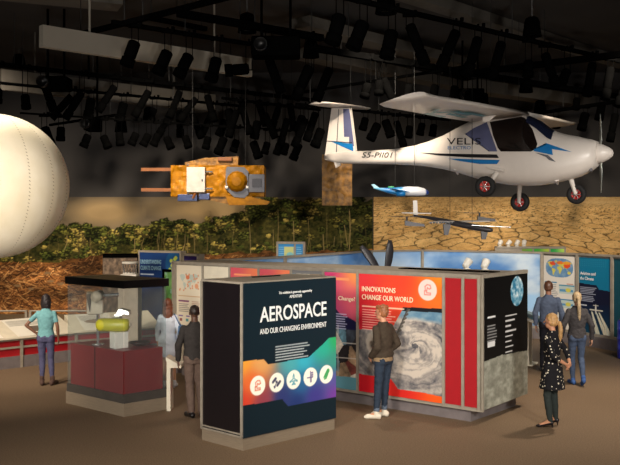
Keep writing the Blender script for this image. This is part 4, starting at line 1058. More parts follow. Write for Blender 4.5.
sbox('grey_instrument_box', 250.5, 266, 175.5, 193, -.58, -.44, M['grey_box']); sbox('instrument_recess', 254, 263, 180, 188, -.60, -.57, mat('dark_recess', (58, 58, 66), .5), .004)
for y in (168.5, 188.5):
    b = nb(); a_, c2_ = sp(144, y), sp(176, y); box(b, (a_.x + c2_.x) / 2, -.3, a_.z - .04, c2_.x - a_.x, .06, .075); obj('strut', b, M['copper'], t)
sbox('solar_panel', 181, 200, 195, 201.5, -.5, -.1, M['blue_cell'], .005); sbox('solar_panel', 201.5, 212, 194, 200, -.5, -.1, M['blue_cell'], .005)
b = nb(); tube(b, [sp(196, 199, -.52), sp(199, 192, -.52)], .03, 6); obj('thruster', b, M['copper'], t)
b = nb(); loft(b, [[sp(x, y, d) for x, y in ((213, 196), (231, 197.5), (231, 205), (211, 200))] for d in (-.4, -.1)], smooth=False); obj('foil_flap', b, M['foil_dark'], t)
b = nb(); loft(b, [[sp(x, y, d) for x, y in ((186, 163), (206, 158.5), (239, 157), (239, 167), (187, 167))] for d in (-.2, .25)], smooth=False); obj('top_unit', b, M['foil_dark'], t)
sbox('top_vent', 219, 233, 158, 161.5, -.28, -.2, M['copper'], .004)
hang(t, [so + Vector((-.6, 0, .4)), so + Vector((.6, 0, .4))])

# hanging gold panel behind the tail
go = at(337, 180, 21.5)
t = thing('gold_foil_panel', 'tall crinkled gold foil panel hanging below the airplane tail', 'foil panel', go)
b = nb(); w2, h2 = .36, .62
bmesh.ops.create_grid(b, x_segments=24, y_segments=36, size=.5)
for v in b.verts:
    x, z = v.co.x * 2 * w2, v.co.y * 2 * h2; v.co = Vector((x, -.04 + mnoise.noise(Vector((x * 5, z * 5, 7))) * .04, z))
obj('foil_face', b, M['foil_dark'], t)
b = nb(); box(b, 0, .01, 0, w2 * 2 + .03, .08, h2 * 2 + .03); obj('backing_board', b, M['foil_dark'], t)
hang(t, [go + Vector((-.3, 0, h2)), go + Vector((.3, 0, h2))])

# model airliner
mo = at(400, 190, 18.0); km = 18.0 / F
t = thing('model_airliner', 'small blue and white model airliner hanging above the grey drone', 'model airplane', mo)
b = nb(); rr = []
for px, py, r in ((373.5, 188, .01), (380, 189.2, .03), (388, 190.5, .06), (396, 191.2, .085), (408, 191, .10), (418, 191.2, .10), (424, 191.8, .08), (428, 192.6, .04), (429, 193, .012)):
    rr.append([Vector(((px - 400) * km, r * math.cos(a), -(py - 190) * km + r * .95 * math.sin(a))) for a in [2 * PI * j / 16 for j in range(16)]])
loft(b, rr); o = obj('fuselage', b, None, t)
mm_ = bpy.data.materials.new('airliner_livery'); mm_.use_nodes = True; nt = mm_.node_tree; tc = nt.nodes.new('ShaderNodeTexCoord'); sx = nt.nodes.new('ShaderNodeSeparateXYZ'); rp = nt.nodes.new('ShaderNodeValToRGB'); mr = nt.nodes.new('ShaderNodeMapRange')
mr.inputs['From Min'].default_value = -.55; mr.inputs['From Max'].default_value = .6
nt.links.new(tc.outputs['Object'], sx.inputs[0]); nt.links.new(sx.outputs[0], mr.inputs[0]); nt.links.new(mr.outputs[0], rp.inputs[0]); nt.links.new(rp.outputs[0], nt.nodes['Principled BSDF'].inputs['Base Color'])
el = rp.color_ramp.elements; el[0].color = (*lin((120, 190, 215)), 1); el[0].position = 0; el[1].color = (*lin((225, 228, 235)), 1); el[1].position = .58
e_ = el.new(.25); e_.color = (*lin((30, 110, 180)), 1); e_ = el.new(.5); e_.color = (*lin((70, 150, 205)), 1); e_ = el.new(.93); e_.color = (*lin((225, 228, 235)), 1); e_ = el.new(.96); e_.color = (*lin((30, 60, 140)), 1)
nt.nodes['Principled BSDF'].inputs['Roughness'].default_value = .3; o.data.materials.append(mm_)
P_ = lambda px, py, y: Vector(((px - 400) * km, y, -(py - 190) * km))
for sg in (-1, 1):
    b = nb(); loft(b, [[P_(398, 192, sg * .05), P_(411, 192.3, sg * .05), P_(411, 193, sg * .05), P_(398, 192.8, sg * .05)], [P_(386 if sg < 0 else 392, 189.2, sg * .55), P_(390 if sg < 0 else 396, 189.2, sg * .55), P_(390 if sg < 0 else 396, 189.5, sg * .55), P_(386 if sg < 0 else 392, 189.5, sg * .55)]], smooth=False)
    obj('wing', b, M['ac_blue'], t)
b = nb(); loft(b, [[P_(x, y, d) for x, y in ((374, 188), (381, 189), (374, 184), (371.5, 184.5))] for d in (-.012, .012)], smooth=False); obj('tail_fin', b, mat('pale_blue_tail', (150, 200, 225), .4), t)
b = nb(); lathe(b, [(0, -.1), (.05, -.1), (.055, .08), (0, .09)], Matrix.Translation(P_(400, 194, -.25)) @ Matrix.Rotation(PI / 2, 4, 'Y'), 12); obj('engine', b, M['ac_blue'], t)
b = nb(); lathe(b, [(0, -.06), (.03, -.06), (.03, .06), (0, .06)], Matrix.Translation(P_(391, 187.5, .0)) @ Matrix.Rotation(PI / 2, 4, 'Y'), 10); obj('green_tail_engine', b, mat('green_engine', (60, 150, 100), .4), t)
hang(t, [mo + Vector((-.1, 0, .07)), mo + Vector((.3, 0, .07))])

# drone with twin lift booms
do = at(455, 222, 17.0); kd = 17.0 / F
t = thing('survey_drone', 'grey winged drone with white wing and rotor pods hanging before the cracked earth', 'drone', do)
D_ = lambda px, py, y=0: Vector(((px - 455) * kd, y, -(py - 222) * kd))
b = nb(); rr = []
for (px, py, y, w, h) in ((417, 215.5, .5, .015, .02), (430, 217.5, .35, .03, .03), (445, 221, .1, .06, .05), (460, 224.5, -.1, .075, .06), (475, 227.5, -.3, .075, .065), (485, 229.5, -.42, .05, .05), (488, 230, -.45, .02, .02)):
    c_ = D_(px, py, y); rr.append([c_ + Vector((w * .5 * math.cos(a), w * math.cos(a), h * math.sin(a))) for a in [2 * PI * j / 12 for j in range(12)]])
loft(b, rr); obj('fuselage', b, M['carbon'], t)
b = nb(); loft(b, [[D_(425, 222.6, -.55), D_(437, 221.5, -.3), D_(437, 220.7, -.3), D_(425, 221.8, -.55)], [D_(450, 222.0, -.1), D_(466, 222.5, .1), D_(466, 221.5, .1), D_(450, 220.8, -.1)], [D_(490, 220.9, .6), D_(505, 221.6, .75), D_(505, 220.9, .75), D_(490, 220.0, .6)]], smooth=False); obj('wing', b, M['aircraft'], t)
b = nb()
for i in range(9):
    c_ = D_(427 + i * 3.4, 222.7 - i * .05, -.5 + i * .06); box(b, c_.x, c_.y - .05, c_.z, .035, .02, .035)
obj('wing_marking', b, M['ac_black'], t)
b = nb(); loft(b, [[D_(416, 200, .5), D_(420.5, 200, .5), D_(421, 216, .5), D_(416.5, 216, .5)], [D_(416, 200, .52), D_(420.5, 200, .52), D_(421, 216, .52), D_(416.5, 216, .52)]], smooth=False); obj('tail_fin', b, M['aircraft'], t)
b = nb(); loft(b, [[D_(404, 213.2, .45), D_(434, 213.8, .45), D_(434, 213, .45), D_(404, 212.4, .45)], [D_(406, 212.6, .62), D_(436, 213.2, .62), D_(436, 212.5, .62), D_(406, 212, .62)]], smooth=False); obj('tailplane', b, M['aircraft'], t)
for (x0, y0, x1, y1, y) in ((402, 222.5, 421, 226.5, -.5), (484, 218.5, 502, 221.5, .65)):
    b = nb(); loft(b, [[D_(x0, y0 - 2.2, y + d), D_(x1, y1 - 2.5, y + d), D_(x1, y1, y + d), D_(x0, y0 + 3, y + d)] for d in (-.05, .05)], smooth=False); o = obj('rotor_pod', b, M['carbon'], t)
    b = nb(); c_ = D_(x0 + 2, y0 - 3, y); tube(b, [c_ + Vector((0, 0, -.04)), c_ + Vector((0, 0, .05))], .02, 8); box(b, c_.x, c_.y, c_.z + .055, .62, .03, .01, rz=.25 if x0 < 450 else -.2); obj('rotor', b, M['carbon'], o)
for (x, y, d) in ((446, 226, 0), (480, 230, -.35)):
    b = nb(); loft(b, [[D_(x - 3, y - 2, d - e), D_(x + 5, y - 2, d - e), D_(x + 2, y + 9, d - e), D_(x - 2, y + 9, d - e)] for e in (-.03, .03)], smooth=False); obj('landing_leg', b, M['carbon'], t)
b = nb(); c_ = D_(486, 226, -.5); box(b, c_.x, c_.y, c_.z, .75, .02, .012, ry=.05); obj('nose_propeller', b, M['chrome'], t)
hang(t, [do + Vector((-.1, 0, 0)), do + Vector((.3, -.2, -.05))])
# ---------------------------------------------------------------- ceiling tracks and spotlights
TR = {}
def track(key, name_label, a, b_, z, r=.035):
    p, q = at_z(a[0], a[1], z), at_z(b_[0], b_[1], z); TR[key] = (p, q, z)
    root = thing('lighting_track', name_label, 'lighting track')
    b = nb(); d = q - p; box(b, (p.x + q.x) / 2, (p.y + q.y) / 2, z, d.length, r * 2, r * 2, rz=math.atan2(d.y, d.x)); obj('track_bar', b, M['black'], root)
    for u in (.08, .5, .92):
        c_ = p.lerp(q, u); b = nb(); tube(b, [(c_.x, c_.y, z), (c_.x, c_.y, CEIL - .003)], .009, 5); obj('drop_rod', b, M['cable'], root)
track('T1', 'short black ceiling track running past the pale duct toward the satellite', (112, 22), (250, 44), 6.3)
track('T9', 'thick black pipe at the top carrying the big black box', (178, 13), (322, 38), 6.5, .06)
track('T8', 'black pipe rising to the top edge above the pale duct', (70, 37), (232, -4), 6.3, .04)
track('T10', 'short black pipe near the top left of centre', (146, 17), (206, 29), 6.6, .04)
track('T2', 'long black ceiling track above the airplane wing running to the right', (322, -8), (640, 66), 6.3)
track('T3', 'long black ceiling track above the satellite running from the left edge', (-20, 62), (312, 100), 6.2, .045)
track('T4', 'black ceiling track just above the balloon', (0, 83), (240, 106), 6.0, .03)
track('T5', 'lowest black ceiling track above the satellite', (20, 113), (300, 131), 5.3, .02)
track('T6', 'thick black ceiling pipe above the airplane cabin', (312, 48), (640, 100), 6.3, .06)
track('T7', 'low black ceiling track behind the airplane tail', (296, 104), (450, 120), 5.6, .03)
track('T11', 'black pipe rising to the right above the airplane nose', (462, 74), (640, 52), 6.2, .06)
track('T12', 'thin black pipe above the airplane tail rising right', (298, 93), (470, 66), 6.2, .03)
track('T13', 'low black pipe behind the airplane nose', (500, 119), (640, 98), 5.8, .04)
track('T14', 'short black pipe beside the lamp cluster above the balloon', (50, 125), (116, 115), 5.5, .03)

track('T15', 'short black track above the right end of the satellite', (222, 98), (320, 110), 5.9, .03)

def proto_long(L=.62, r=.085, hood=True):
    t = thing('spotlight', 'x', 'spotlight', (0, 0, 50))
    b = nb(); box(b, 0, 0, -.02, .22, .06, .05); box(b, .09, 0, .03, .05, .07, .06); tube(b, [(0, 0, 0), (0, 0, .05)], .02, 6); obj('clamp', b, M['black'], t)
    b = nb(); tube(b, [(-.055, 0, -.03), (-.055, 0, -.34)], .008, 5); tube(b, [(.055, 0, -.03), (.055, 0, -.34)], .008, 5); box(b, 0, 0, -.335, .12, .016, .012); obj('yoke', b, M['black'], t)
    b = nb(); lathe(b, [(0, 0), (r * .75, .0), (r, -.03), (r, -L * .62), (r * .9, -L * .65), (r * .9, -L * .7), (0, -L * .7)], n=16); o = obj('lamp_barrel', b, M['black'], t)
    b = nb(); lathe(b, [(r * .9, -L * .68), (r * 1.12, -L * .7), (r * 1.12, -L), (r * 1.04, -L), (r * 1.02, -L * .72)], n=16); obj('hood', b, M['black'], o)
    return t
def proto_bell():
    t = thing('pendant_lamp', 'x', 'pendant lamp', (0, 0, 50))
    b = nb(); lathe(b, [(0, .0), (.06, 0), (.115, -.03), (.135, -.08), (.15, -.2), (.175, -.36), (.165, -.36), (.14, -.2), (.12, -.08), (0, -.06)], n=20); obj('lamp_shade', b, M['black'], t)
    b = nb(); lathe(b, [(0, -.27), (.13, -.28), (.145, -.30), (0, -.30)], n=16); obj('lamp_glass', b, mat('dim_lamp_glass', (70, 66, 60), .4), t)
    b = nb(); tube(b, [(0, 0, 0), (0, 0, 1)], .009, 5); obj('suspension_cable', b, M['chrome'], t)
    return t
PR = {'L': proto_long(.68, .085), 'M': proto_long(.44, .105), 'S': proto_long(.30, .09)}
BELL = proto_bell(); used_p = set()
def copy_tree(o):
    c_ = o.copy(); C.objects.link(c_)
    for ch in o.children:
        d = copy_tree(ch); d.parent = c_
    return c_
def inst(key, src):
    if key not in used_p: used_p.add(key); return src
    return copy_tree(src)
# per track: (frame x, frame y of the middle of the head, kind, tilt in degrees: positive leans so the mouth is lower left)
LT = {
 'T1': [(131, 54, 'M', 18), (163, 63, 'M', 22), (184, 66, 'M', 25), (214, 70, 'M', 14), (237, 70, 'M', 84)],
 'T2': [(336, 30, 'M', 15), (358, 36, 'M', 22), (389, 45, 'M', 12), (417, 45, 'L', -20), (448, 50, 'L', 24), (472, 57, 'L', 18), (496, 61, 'L', 17), (528, 69, 'S', 5), (550, 71, 'L', -17), (564, 77, 'S', 25), (589, 80, 'L', 12), (607, 84, 'L', 12), (622, 92, 'L', 20)],
 'T3': [(-2, 96, 'S', 0), (26, 102, 'S', -8), (49, 96, 'L', -22), (74, 106, 'L', 30), (107, 99, 'L', 32), (142, 104, 'L', 28), (175, 96, 'L', 20), (211, 103, 'L', -16), (188, 110, 'L', 35), (242, 108, 'S', 20), (262, 107, 'L', -18), (230, 118, 'M', -10), (276, 116, 'L', 18), (292, 110, 'L', -8)],
 'T4': [(62, 97, 'L', 40), (90, 93, 'M', 8), (122, 112, 'M', 12), (152, 114, 'S', 25), (165, 124, 'L', 26), (180, 124, 'L', -4), (197, 126, 'L', -22), (208, 122, 'L', 24), (222, 128, 'M', 20)],
 'T5': [(48, 137, 'M', -22), (61, 134, 'S', 0), (86, 141, 'S', 20), (106, 142, 'S', -24), (120, 139, 'S', -8), (134, 139, 'S', 22), (146, 140, 'S', 25), (156, 140, 'S', 22), (169, 143, 'S', -25), (187, 142, 'S', -20), (207, 143, 'S', 12), (221, 146, 'M', 20), (235, 146, 'S', 16), (256, 150, 'M', -20), (266, 148, 'S', 15), (278, 149, 'S', 16), (285, 149, 'S', 18), (296, 152, 'M', 22)],
 'T6': [(323, 85, 'L', 22), (366, 91, 'S', 15), (390, 94, 'L', -24), (408, 92, 'S', 12), (379, 88, 'S', 4), (434, 92, 'S', 10), (454, 93, 'S', 8), (303, 84, 'L', 26), (468, 101, 'M', 12), (484, 100, 'S', 0), (576, 104, 'S', 10), (600, 112, 'M', 14)],
 'T7': [(300, 133, 'L', 22), (311, 124, 'L', 18), (318, 138, 'M', 20), (374, 132, 'M', 26), (388, 124, 'M', -20), (400, 128, 'L', -16), (409, 132, 'S', 8), (421, 129, 'S', 14), (433, 128, 'S', 10), (364, 120, 'S', 15)],
 'T15': [(233, 124, 'L', 16), (246, 121, 'L', -16), (256, 130, 'M', 12), (270, 126, 'L', -24), (284, 132, 'L', 14), (300, 124, 'M', 18)],
 'T11': [(275, 76, 'L', -20), (302, 83, 'L', 22)],
 'T13': [(612, 128, 'L', 14), (583, 117, 'M', 16), (556, 115, 'S', 0)],
}
TN = {'T1': 'the short track past the pale duct', 'T2': 'the long track above the airplane wing', 'T3': 'the long track above the satellite', 'T4': 'the track just above the balloon', 'T5': 'the lowest track above the satellite',
      'T6': 'the thick pipe above the airplane cabin', 'T7': 'the low track behind the tail', 'T15': 'the short track above the satellite', 'T11': 'the top pipe', 'T13': 'the low pipe behind the nose'}
ORD = ['first', 'second', 'third', 'fourth', 'fifth', 'sixth', 'seventh', 'eighth', 'ninth', 'tenth', 'eleventh', 'twelfth', 'thirteenth', 'fourteenth', 'fifteenth', 'sixteenth', 'seventeenth', 'eighteenth']
KN = {'L': 'long', 'M': 'wide', 'S': 'short'}
KL = {'L': .68, 'M': .44, 'S': .30}
TR['T11b'] = TR['T9']
for key, lst in LT.items():
    p, q, z = TR['T9'] if key == 'T11' else TR[key]
    lst = sorted(lst)
    for i, (px, py, kd_, tilt) in enumerate(lst):
        k = (px - HX) / F; d = q - p; u = (k * p.y - p.x) / (d.x - k * d.y); u = max(-.02, min(1.02, u)); c_ = p + d * u
        L = KL[kd_]; a = math.radians(tilt); zc = CH - (py - HY) / F * c_.y
        ztop = zc + L / 2 * math.cos(a); drop = max(.16, z - ztop)
        # keep the head where it shows: the clamp's rod is as long as the drop
        t = inst(kd_, PR[kd_]); t.location = (c_.x + math.sin(a) * L / 2, c_.y, z); t.rotation_euler = (0, 0, 0)
        t['label'] = 'black %s spotlight, %s from the left on %s' % (KN[kd_], ORD[i], TN[key] if key != 'T11' else 'the pipe with the big box')
        t['group'] = 'spotlights on ' + (TN[key] if key != 'T11' else 'the pipe with the big box')
        for ch in t.children:
            n_ = ch.name.split('.')[0]
            if n_ == 'yoke': ch.scale = (1, 1, (drop + .03) / .34)
            if n_ == 'lamp_barrel': ch.location = (0, 0, -drop); ch.rotation_euler = (math.radians(-8), a, 0)
bells = sorted([(19, 54, 14), (93, 80, 14), (121, 119, 10), (149, 107, 9), (247, 13, 19), (311, 40, 17), (386, -9, 22), (532, 17, 19), (526, 78, 14), (540, 100, 11), (468, 86, 12), (381, 80, 10)])
for i, (px, py, w) in enumerate(bells):
    Y = .35 * F / w; Y = min(Y, 23.5)
    p = at(px, py, Y)
    if p.z > CEIL - .15: p = at_z(px, py, CEIL - .15)
    t = inst('B', BELL); t.location = p; t['label'] = 'black bell pendant lamp, %s from the left across the ceiling' % ORD[i]; t['group'] = 'black bell pendant lamps'
    for ch in t.children:
        if ch.name.startswith('suspension_cable'): ch.scale = (1, 1, CEIL - p.z - .003)
# the big black fixtures
def big(name, label, px, py, Y, sx, sz, legs=()):
    c_ = at(px, py, Y); t = thing(name, label, 'ceiling fixture', c_)
    b = nb(); box(b, 0, 0, 0, sx, .5, sz, bev=.03); obj('housing', b, M['black'], t)
    b = nb(); lathe(b, [(0, -.05), (.11, -.05), (.12, .12), (.1, .12), (.09, 0), (0, 0)], Matrix.Translation((-sx * .3, -.27, 0)) @ Matrix.Rotation(PI / 2, 4, 'X'), 16); obj('lens', b, M['black_gloss'], t)
    b = nb(); tube(b, [(-sx * .3, 0, sz / 2), (-sx * .3, 0, CEIL - .003 - c_.z)], .025, 6); tube(b, [(sx * .3, 0, sz / 2), (sx * .3, 0, CEIL - .003 - c_.z)], .025, 6); obj('mounting_rod', b, M['black'], t)
big('ceiling_projector', 'big black box projector hanging at the top middle', 276, 48, 15.2, .85, .34)
big('ceiling_projector', 'black box fixture with angled lamps above the balloon', 56, 84, 17.4, .55, .26)
big('ceiling_projector', 'small black box fixture left of the hanging satellite lamps', 93, 125, 20.5, .34, .3)
big('ceiling_projector', 'dark box fixture above the airplane cabin', 470, 96, 20.5, .6, .3)
# little cross-pieces: short black arms
# ---------------------------------------------------------------- people
def V(*a): return Vector(a)
class Blob:
    """closed pieces that are fused into one continuous skin"""
    def __init__(s): s.bm = bmesh.new()
    def ell(s, c, r, rot=None, seg=16):
        mt = Matrix.Translation(c) @ (rot or Matrix()) @ Matrix.Diagonal((r[0], r[1], r[2], 1)); bmesh.ops.create_uvsphere(s.bm, u_segments=seg, v_segments=seg // 2 + 2, radius=1, matrix=mt); return s
    def rc(s, a, b, ra, rb, n=12):
        a, b = Vector(a), Vector(b); x, y, d = frame_of(b - a); prof = []
        for k in range(5): t = PI / 2 * k / 4; prof.append((a - d * ra * math.cos(t), ra * math.sin(t)))
        for k in range(5): t = PI / 2 * k / 4; prof.append((b + d * rb * math.sin(t), rb * math.cos(t)))
        rings = []
        for p, r in prof:
            r = max(r, 1e-4); rings.append([p + (x * math.cos(2 * PI * k / n) + y * math.sin(2 * PI * k / n)) * r for k in range(n)])
        loft(s.bm, rings); return s
    def chain(s, pts, rads):
        for i in range(len(pts) - 1): s.rc(pts[i], pts[i + 1], rads[i], rads[i + 1])
        return s
    def rings(s, lst, n=20):
        """(centre, rx, ry)"""
        loft(s.bm, [[Vector(c) + V(rx * math.cos(2 * PI * k / n), ry * math.sin(2 * PI * k / n), 0) for k in range(n)] for c, rx, ry in lst]); return s
    def bake(s, name, m, parent, voxel=.008, smooth=3, fold=0, fscale=12, seed=0, cut=None):
        me = bpy.data.meshes.new('tmp'); bmesh.ops.recalc_face_normals(s.bm, faces=s.bm.faces); s.bm.to_mesh(me); s.bm.free()
        o = bpy.data.objects.new('tmp', me); C.objects.link(o)
        r = o.modifiers.new('r', 'REMESH'); r.mode = 'VOXEL'; r.voxel_size = voxel
        if smooth: sm = o.modifiers.new('s', 'SMOOTH'); sm.factor = .5; sm.iterations = smooth
        bpy.context.view_layer.update()
        out = bpy.data.meshes.new_from_object(o.evaluated_get(bpy.context.evaluated_depsgraph_get())); bpy.data.objects.remove(o); bpy.data.meshes.remove(me)
        out.name = name
        if fold:
            nrm = [v.normal.copy() for v in out.vertices]
            for v, n in zip(out.vertices, nrm):
                p = v.co * fscale; v.co += n * fold * (mnoise.noise(V(p.x, p.y, p.z * 1.6 + seed)) + .5 * mnoise.noise(V(p.x * 2.1, p.y * 2.1, p.z * 3 + seed)))
        out.materials.clear()
        for p in out.polygons: p.use_smooth = True
        return obj(name, out, m, parent)

def hand(B, wr, d, palm_n, thumb, curl=.5, k=1.0):
    """palm, four unequal curled fingers and a thumb"""
    d = Vector(d).normalized(); n = Vector(palm_n); n = (n - d * n.dot(d)).normalized(); t = Vector(thumb); t = (t - d * t.dot(d) - n * t.dot(n)).normalized()
    kn = [wr + d * .088 * k + t * o * k for o in (.030, .010, -.010, -.029)]
    for q in kn: B.rc(wr + (q - wr) * .12, q, .017 * k, .0115 * k, 8)
    for q, L, w in zip(kn, (.072, .080, .075, .060), (.0092, .0095, .009, .0082)):
        p = q; dd = d.copy()
        for j, f in enumerate((.45, .32, .23)):
            a = curl * (.45 + .35 * j); dd = (dd * math.cos(a) + n * math.sin(a)).normalized(); p2 = p + dd * L * f * k; B.rc(p, p2, w * k * (1 - .08 * j), w * k * (.94 - .08 * j), 8); p = p2
    p0 = wr + d * .022 * k + t * .018 * k; p1 = p0 + (d * .6 + t * .75 + n * .25).normalized() * .042 * k; p2 = p1 + (d * .9 + t * .25 + n * .3).normalized() * .032 * k; p3 = p2 + (d + n * .4).normalized() * .024 * k
    B.rc(p0, p1, .014 * k, .0115 * k, 8); B.rc(p1, p2, .0115 * k, .010 * k, 8); B.rc(p2, p3, .010 * k, .008 * k, 8)

DEFJ = dict(hipL=(-.085, 0, .93), hipR=(.085, 0, .93), kneeL=(-.10, .02, .50), kneeR=(.10, .02, .50), ankL=(-.105, -.03, .09), ankR=(.105, -.03, .09), toeL=(-.14, .14, .03), toeR=(.14, .14, .03),
            shL=(-.170, 0, 1.398), shR=(.170, 0, 1.398), elL=(-.235, -.02, 1.14), elR=(.235, -.02, 1.14), wrL=(-.245, .06, .895), wrR=(.245, .06, .895),
            hdL=(0, .1, -1), hdR=(0, .1, -1), pnL=(1, 0, 0), pnR=(-1, 0, 0), thL=(0, 1, 0), thR=(0, 1, 0), head=(0, .02, 1.635), neck=(0, -.01, 1.46))
def person(label, x, y, yaw, H, J={}, fem=False, skin=(150, 105, 80), top=None, legs=None, shoes=None, hair=None, headyaw=0, curl=.5):
    j = {k: V(*v) for k, v in {**DEFJ, **J}.items()}
    root = thing('person', label, 'person', (x, y, 0), yaw); g = .9 if fem else 1.0
    if fem:
        for s_ in ('shL', 'shR'):
            if s_ not in J: j[s_].x *= .88
    ms = mat('skin_tone', skin, .55, var=.05)
    B = Blob(); hc = j['head']; Rz = Matrix.Rotation(headyaw, 4, 'Z')
    def hp(a, b, c): return hc + (Rz @ V(a, b, c))
    B.ell(hp(0, -.005, .02), (.076, .094, .098), Rz); B.ell(hp(0, .03, -.055), (.052, .055, .06), Rz)
    B.rc(hp(0, .088, .012), hp(0, .108, -.022), .009, .014, 8)
    B.ell(hp(.078, -.005, -.01), (.009, .018, .03), Rz, 8); B.ell(hp(-.078, -.005, -.01), (.009, .018, .03), Rz, 8)
    B.rc(j['neck'] + V(0, -.01, -.04), hc + V(0, -.01, -.05), .058 * g, .05 * g)
    B.rings([((0, 0, .86), .13, .09), ((0, 0, .93), .155, .10), ((0, 0, 1.05), .125 * g, .088), ((0, 0, 1.2), .14 * g, .10), ((0, 0, 1.34), .16 * g, .10), ((0, -.005, 1.42), .15 * g, .08), ((0, -.01, 1.47), .07, .055)])
    for s_ in 'LR':
        B.rc(j['sh' + s_], j['el' + s_], .044 * g, .036 * g); B.chain([j['el' + s_], j['el' + s_].lerp(j['wr' + s_], .3), j['wr' + s_]], [.036 * g, .038 * g, .025 * g])
        B.rc(j['hip' + s_], j['knee' + s_], .076, .05); B.chain([j['knee' + s_], j['knee' + s_].lerp(j['ank' + s_], .3), j['ank' + s_]], [.05, .053, .036])
        B.rc(j['ank' + s_], j['toe' + s_], .036, .026)
        hand(B, j['wr' + s_], j['hd' + s_], j['pn' + s_], j['th' + s_], curl, .96 if fem else 1.04)
    B.bake('body', ms, root, .0075, 2)
    me = bmesh.new()
    for sg in (-1, 1): bmesh.ops.create_uvsphere(me, u_segments=8, v_segments=6, radius=.011, matrix=Matrix.Translation(hp(sg * .03, .083, .02)))
    obj('eyes', me, mat('dark_eye', (30, 24, 20), .3), root)
    me = bmesh.new(); bmesh.ops.create_uvsphere(me, u_segments=10, v_segments=6, radius=1, matrix=Matrix.Translation(hp(0, .082, -.052)) @ Rz @ Matrix.Diagonal((.024, .007, .008, 1))); obj('mouth', me, mat('lip', (140, 80, 70), .5), root)
    # clothing
    def sleeve(B, s_, upto, r0=.056, r1=.050, r2=.042):
        B.rc(j['sh' + s_] + V(0, 0, -.005), j['el' + s_] if upto > .5 else j['sh' + s_].lerp(j['el' + s_], upto * 2), r0 * g, (r1 if upto > .5 else r0 * .93) * g)
        if upto > .5: B.rc(j['el' + s_], j['el' + s_].lerp(j['wr' + s_], (upto - .5) * 2), r1 * g, r2 * g)
    if legs:
        kind, m = legs[0], legs[1]; lo = legs[2] if len(legs) > 2 else 1.0
        B = Blob(); sl = {'jeans': (.094, .066, .054, .046), 'slim': (.090, .060, .052, .040), 'loose': (.098, .072, .064, .058)}[kind]
        B.rings([((0, 0, .85), .15, .105), ((0, -.005, .92), .17, .125), ((0, 0, 1.0), .155 if not fem else .15, .11), ((0, 0, 1.06), .14 if not fem else .125, .10)])
        for s_ in 'LR':
            B.rc(j['hip' + s_] + V(0, -.012, 0), j['knee' + s_], sl[0], sl[1]); a = j['knee' + s_].lerp(j['ank' + s_], lo); B.chain([j['knee' + s_], j['knee' + s_].lerp(a, .35), a], [sl[1], sl[2] + .008, sl[3]])
            B.ell(j['hip' + s_] + V(0, -.045, -.03), (.082, .075, .09))
        B.bake('trousers', m, root, .009, 2, .006, 12, 3)
        if kind == 'jeans' and lo < 1:
            for s_ in 'LR':
                a = j['knee' + s_].lerp(j['ank' + s_], lo); d_ = (j['ank' + s_] - j['knee' + s_]).normalized(); B = Blob(); B.rc(a - d_ * .01, a + d_ * .02, sl[3] + .003, sl[3] + .003); B.bake('trouser_cuff', mat('pale_denim_cuff', (84, 96, 112), .8), root, .008, 1)
    if top:
        kind, m = top[0], top[1]; B = Blob(); bl = 1.0 if not fem else .92
        hem = {'tee': .93, 'shirt': .91, 'jacket': .90, 'bomber': .955, 'coat': .62, 'dress': .60}[kind]; ex = {'tee': 0, 'shirt': .006, 'jacket': .012, 'bomber': .012, 'coat': .002, 'dress': .004}[kind]
        L = [((0, 0, hem), (.178 if hem > .8 else .215) * (1 if not fem else .97) + ex, (.125 if hem > .8 else .19) + ex)]
        if hem < .8: L.append(((0, -.005, .90), .185 + ex, .14 + ex))
        if kind == 'bomber': L.append(((0, 0, 1.0), .19 + ex, .135 + ex))
        L += [((0, 0, 1.08), (.158 if not fem else .138) + ex, .112 + ex), ((0, 0, 1.22), .172 * bl + ex, .122 + ex), ((0, 0, 1.33), .184 * bl + ex, .122 + ex), ((0, -.005, 1.405), .160 * bl + ex, .095 + ex), ((0, -.01, 1.465), .085 + ex, .068 + ex), ((0, -.01, 1.50), .062 + ex, .060 + ex)]
        B.rings(L, 28)
        up = {'tee': .3, 'dress': .62, 'shirt': .97, 'jacket': .97, 'bomber': .97, 'coat': .96}[kind]
        if len(top) > 2: up = top[2]
        for s_ in 'LR': sleeve(B, s_, up, .054 + ex, .050 + ex, .040 + ex * .8)
        B.bake({'tee': 't_shirt', 'dress': 'dress', 'shirt': 'shirt', 'jacket': 'jacket', 'bomber': 'jacket', 'coat': 'coat'}[kind], m, root, .009, 2, .006 + ex * .3, 11, 1)
    if shoes:
        m = shoes[1]
        for s_ in 'LR':
            B = Blob(); a, t_ = j['ank' + s_], j['toe' + s_]; d_ = (t_ - a); d_.z = 0; d_.normalize(); gz = min(a.z - .09, t_.z - .03)
            if shoes[0] == 'heels':
                B.rc(a + V(0, 0, -.02) - d_ * .02, t_ + V(0, 0, -.0), .034, .028); B.rc(t_ , t_ + d_ * .03 + V(0, 0, -.005), .028, .018)
                B.rc(a - d_ * .03 + V(0, 0, -.02), V(*(a - d_ * .03).xy, .006), .02, .006)
            else:
                hh = .05 if shoes[0] != 'boots' else .1
                B.rc(a - d_ * .035 + V(0, 0, -.04), t_ + V(0, 0, .008), .044, .038); B.rc(a + V(0, 0, -.03), a + V(0, 0, hh - .03), .046, .045)
                B.rc(a - d_ * .045 + V(0, 0, -.062), t_ + d_ * .03 + V(0, 0, -.008), .028, .022); B.rc(t_, t_ + d_ * .035 + V(0, 0, -.004), .036, .026)
            o = B.bake('boot' if shoes[0] == 'boots' else 'shoe', m, root, .007, 1)
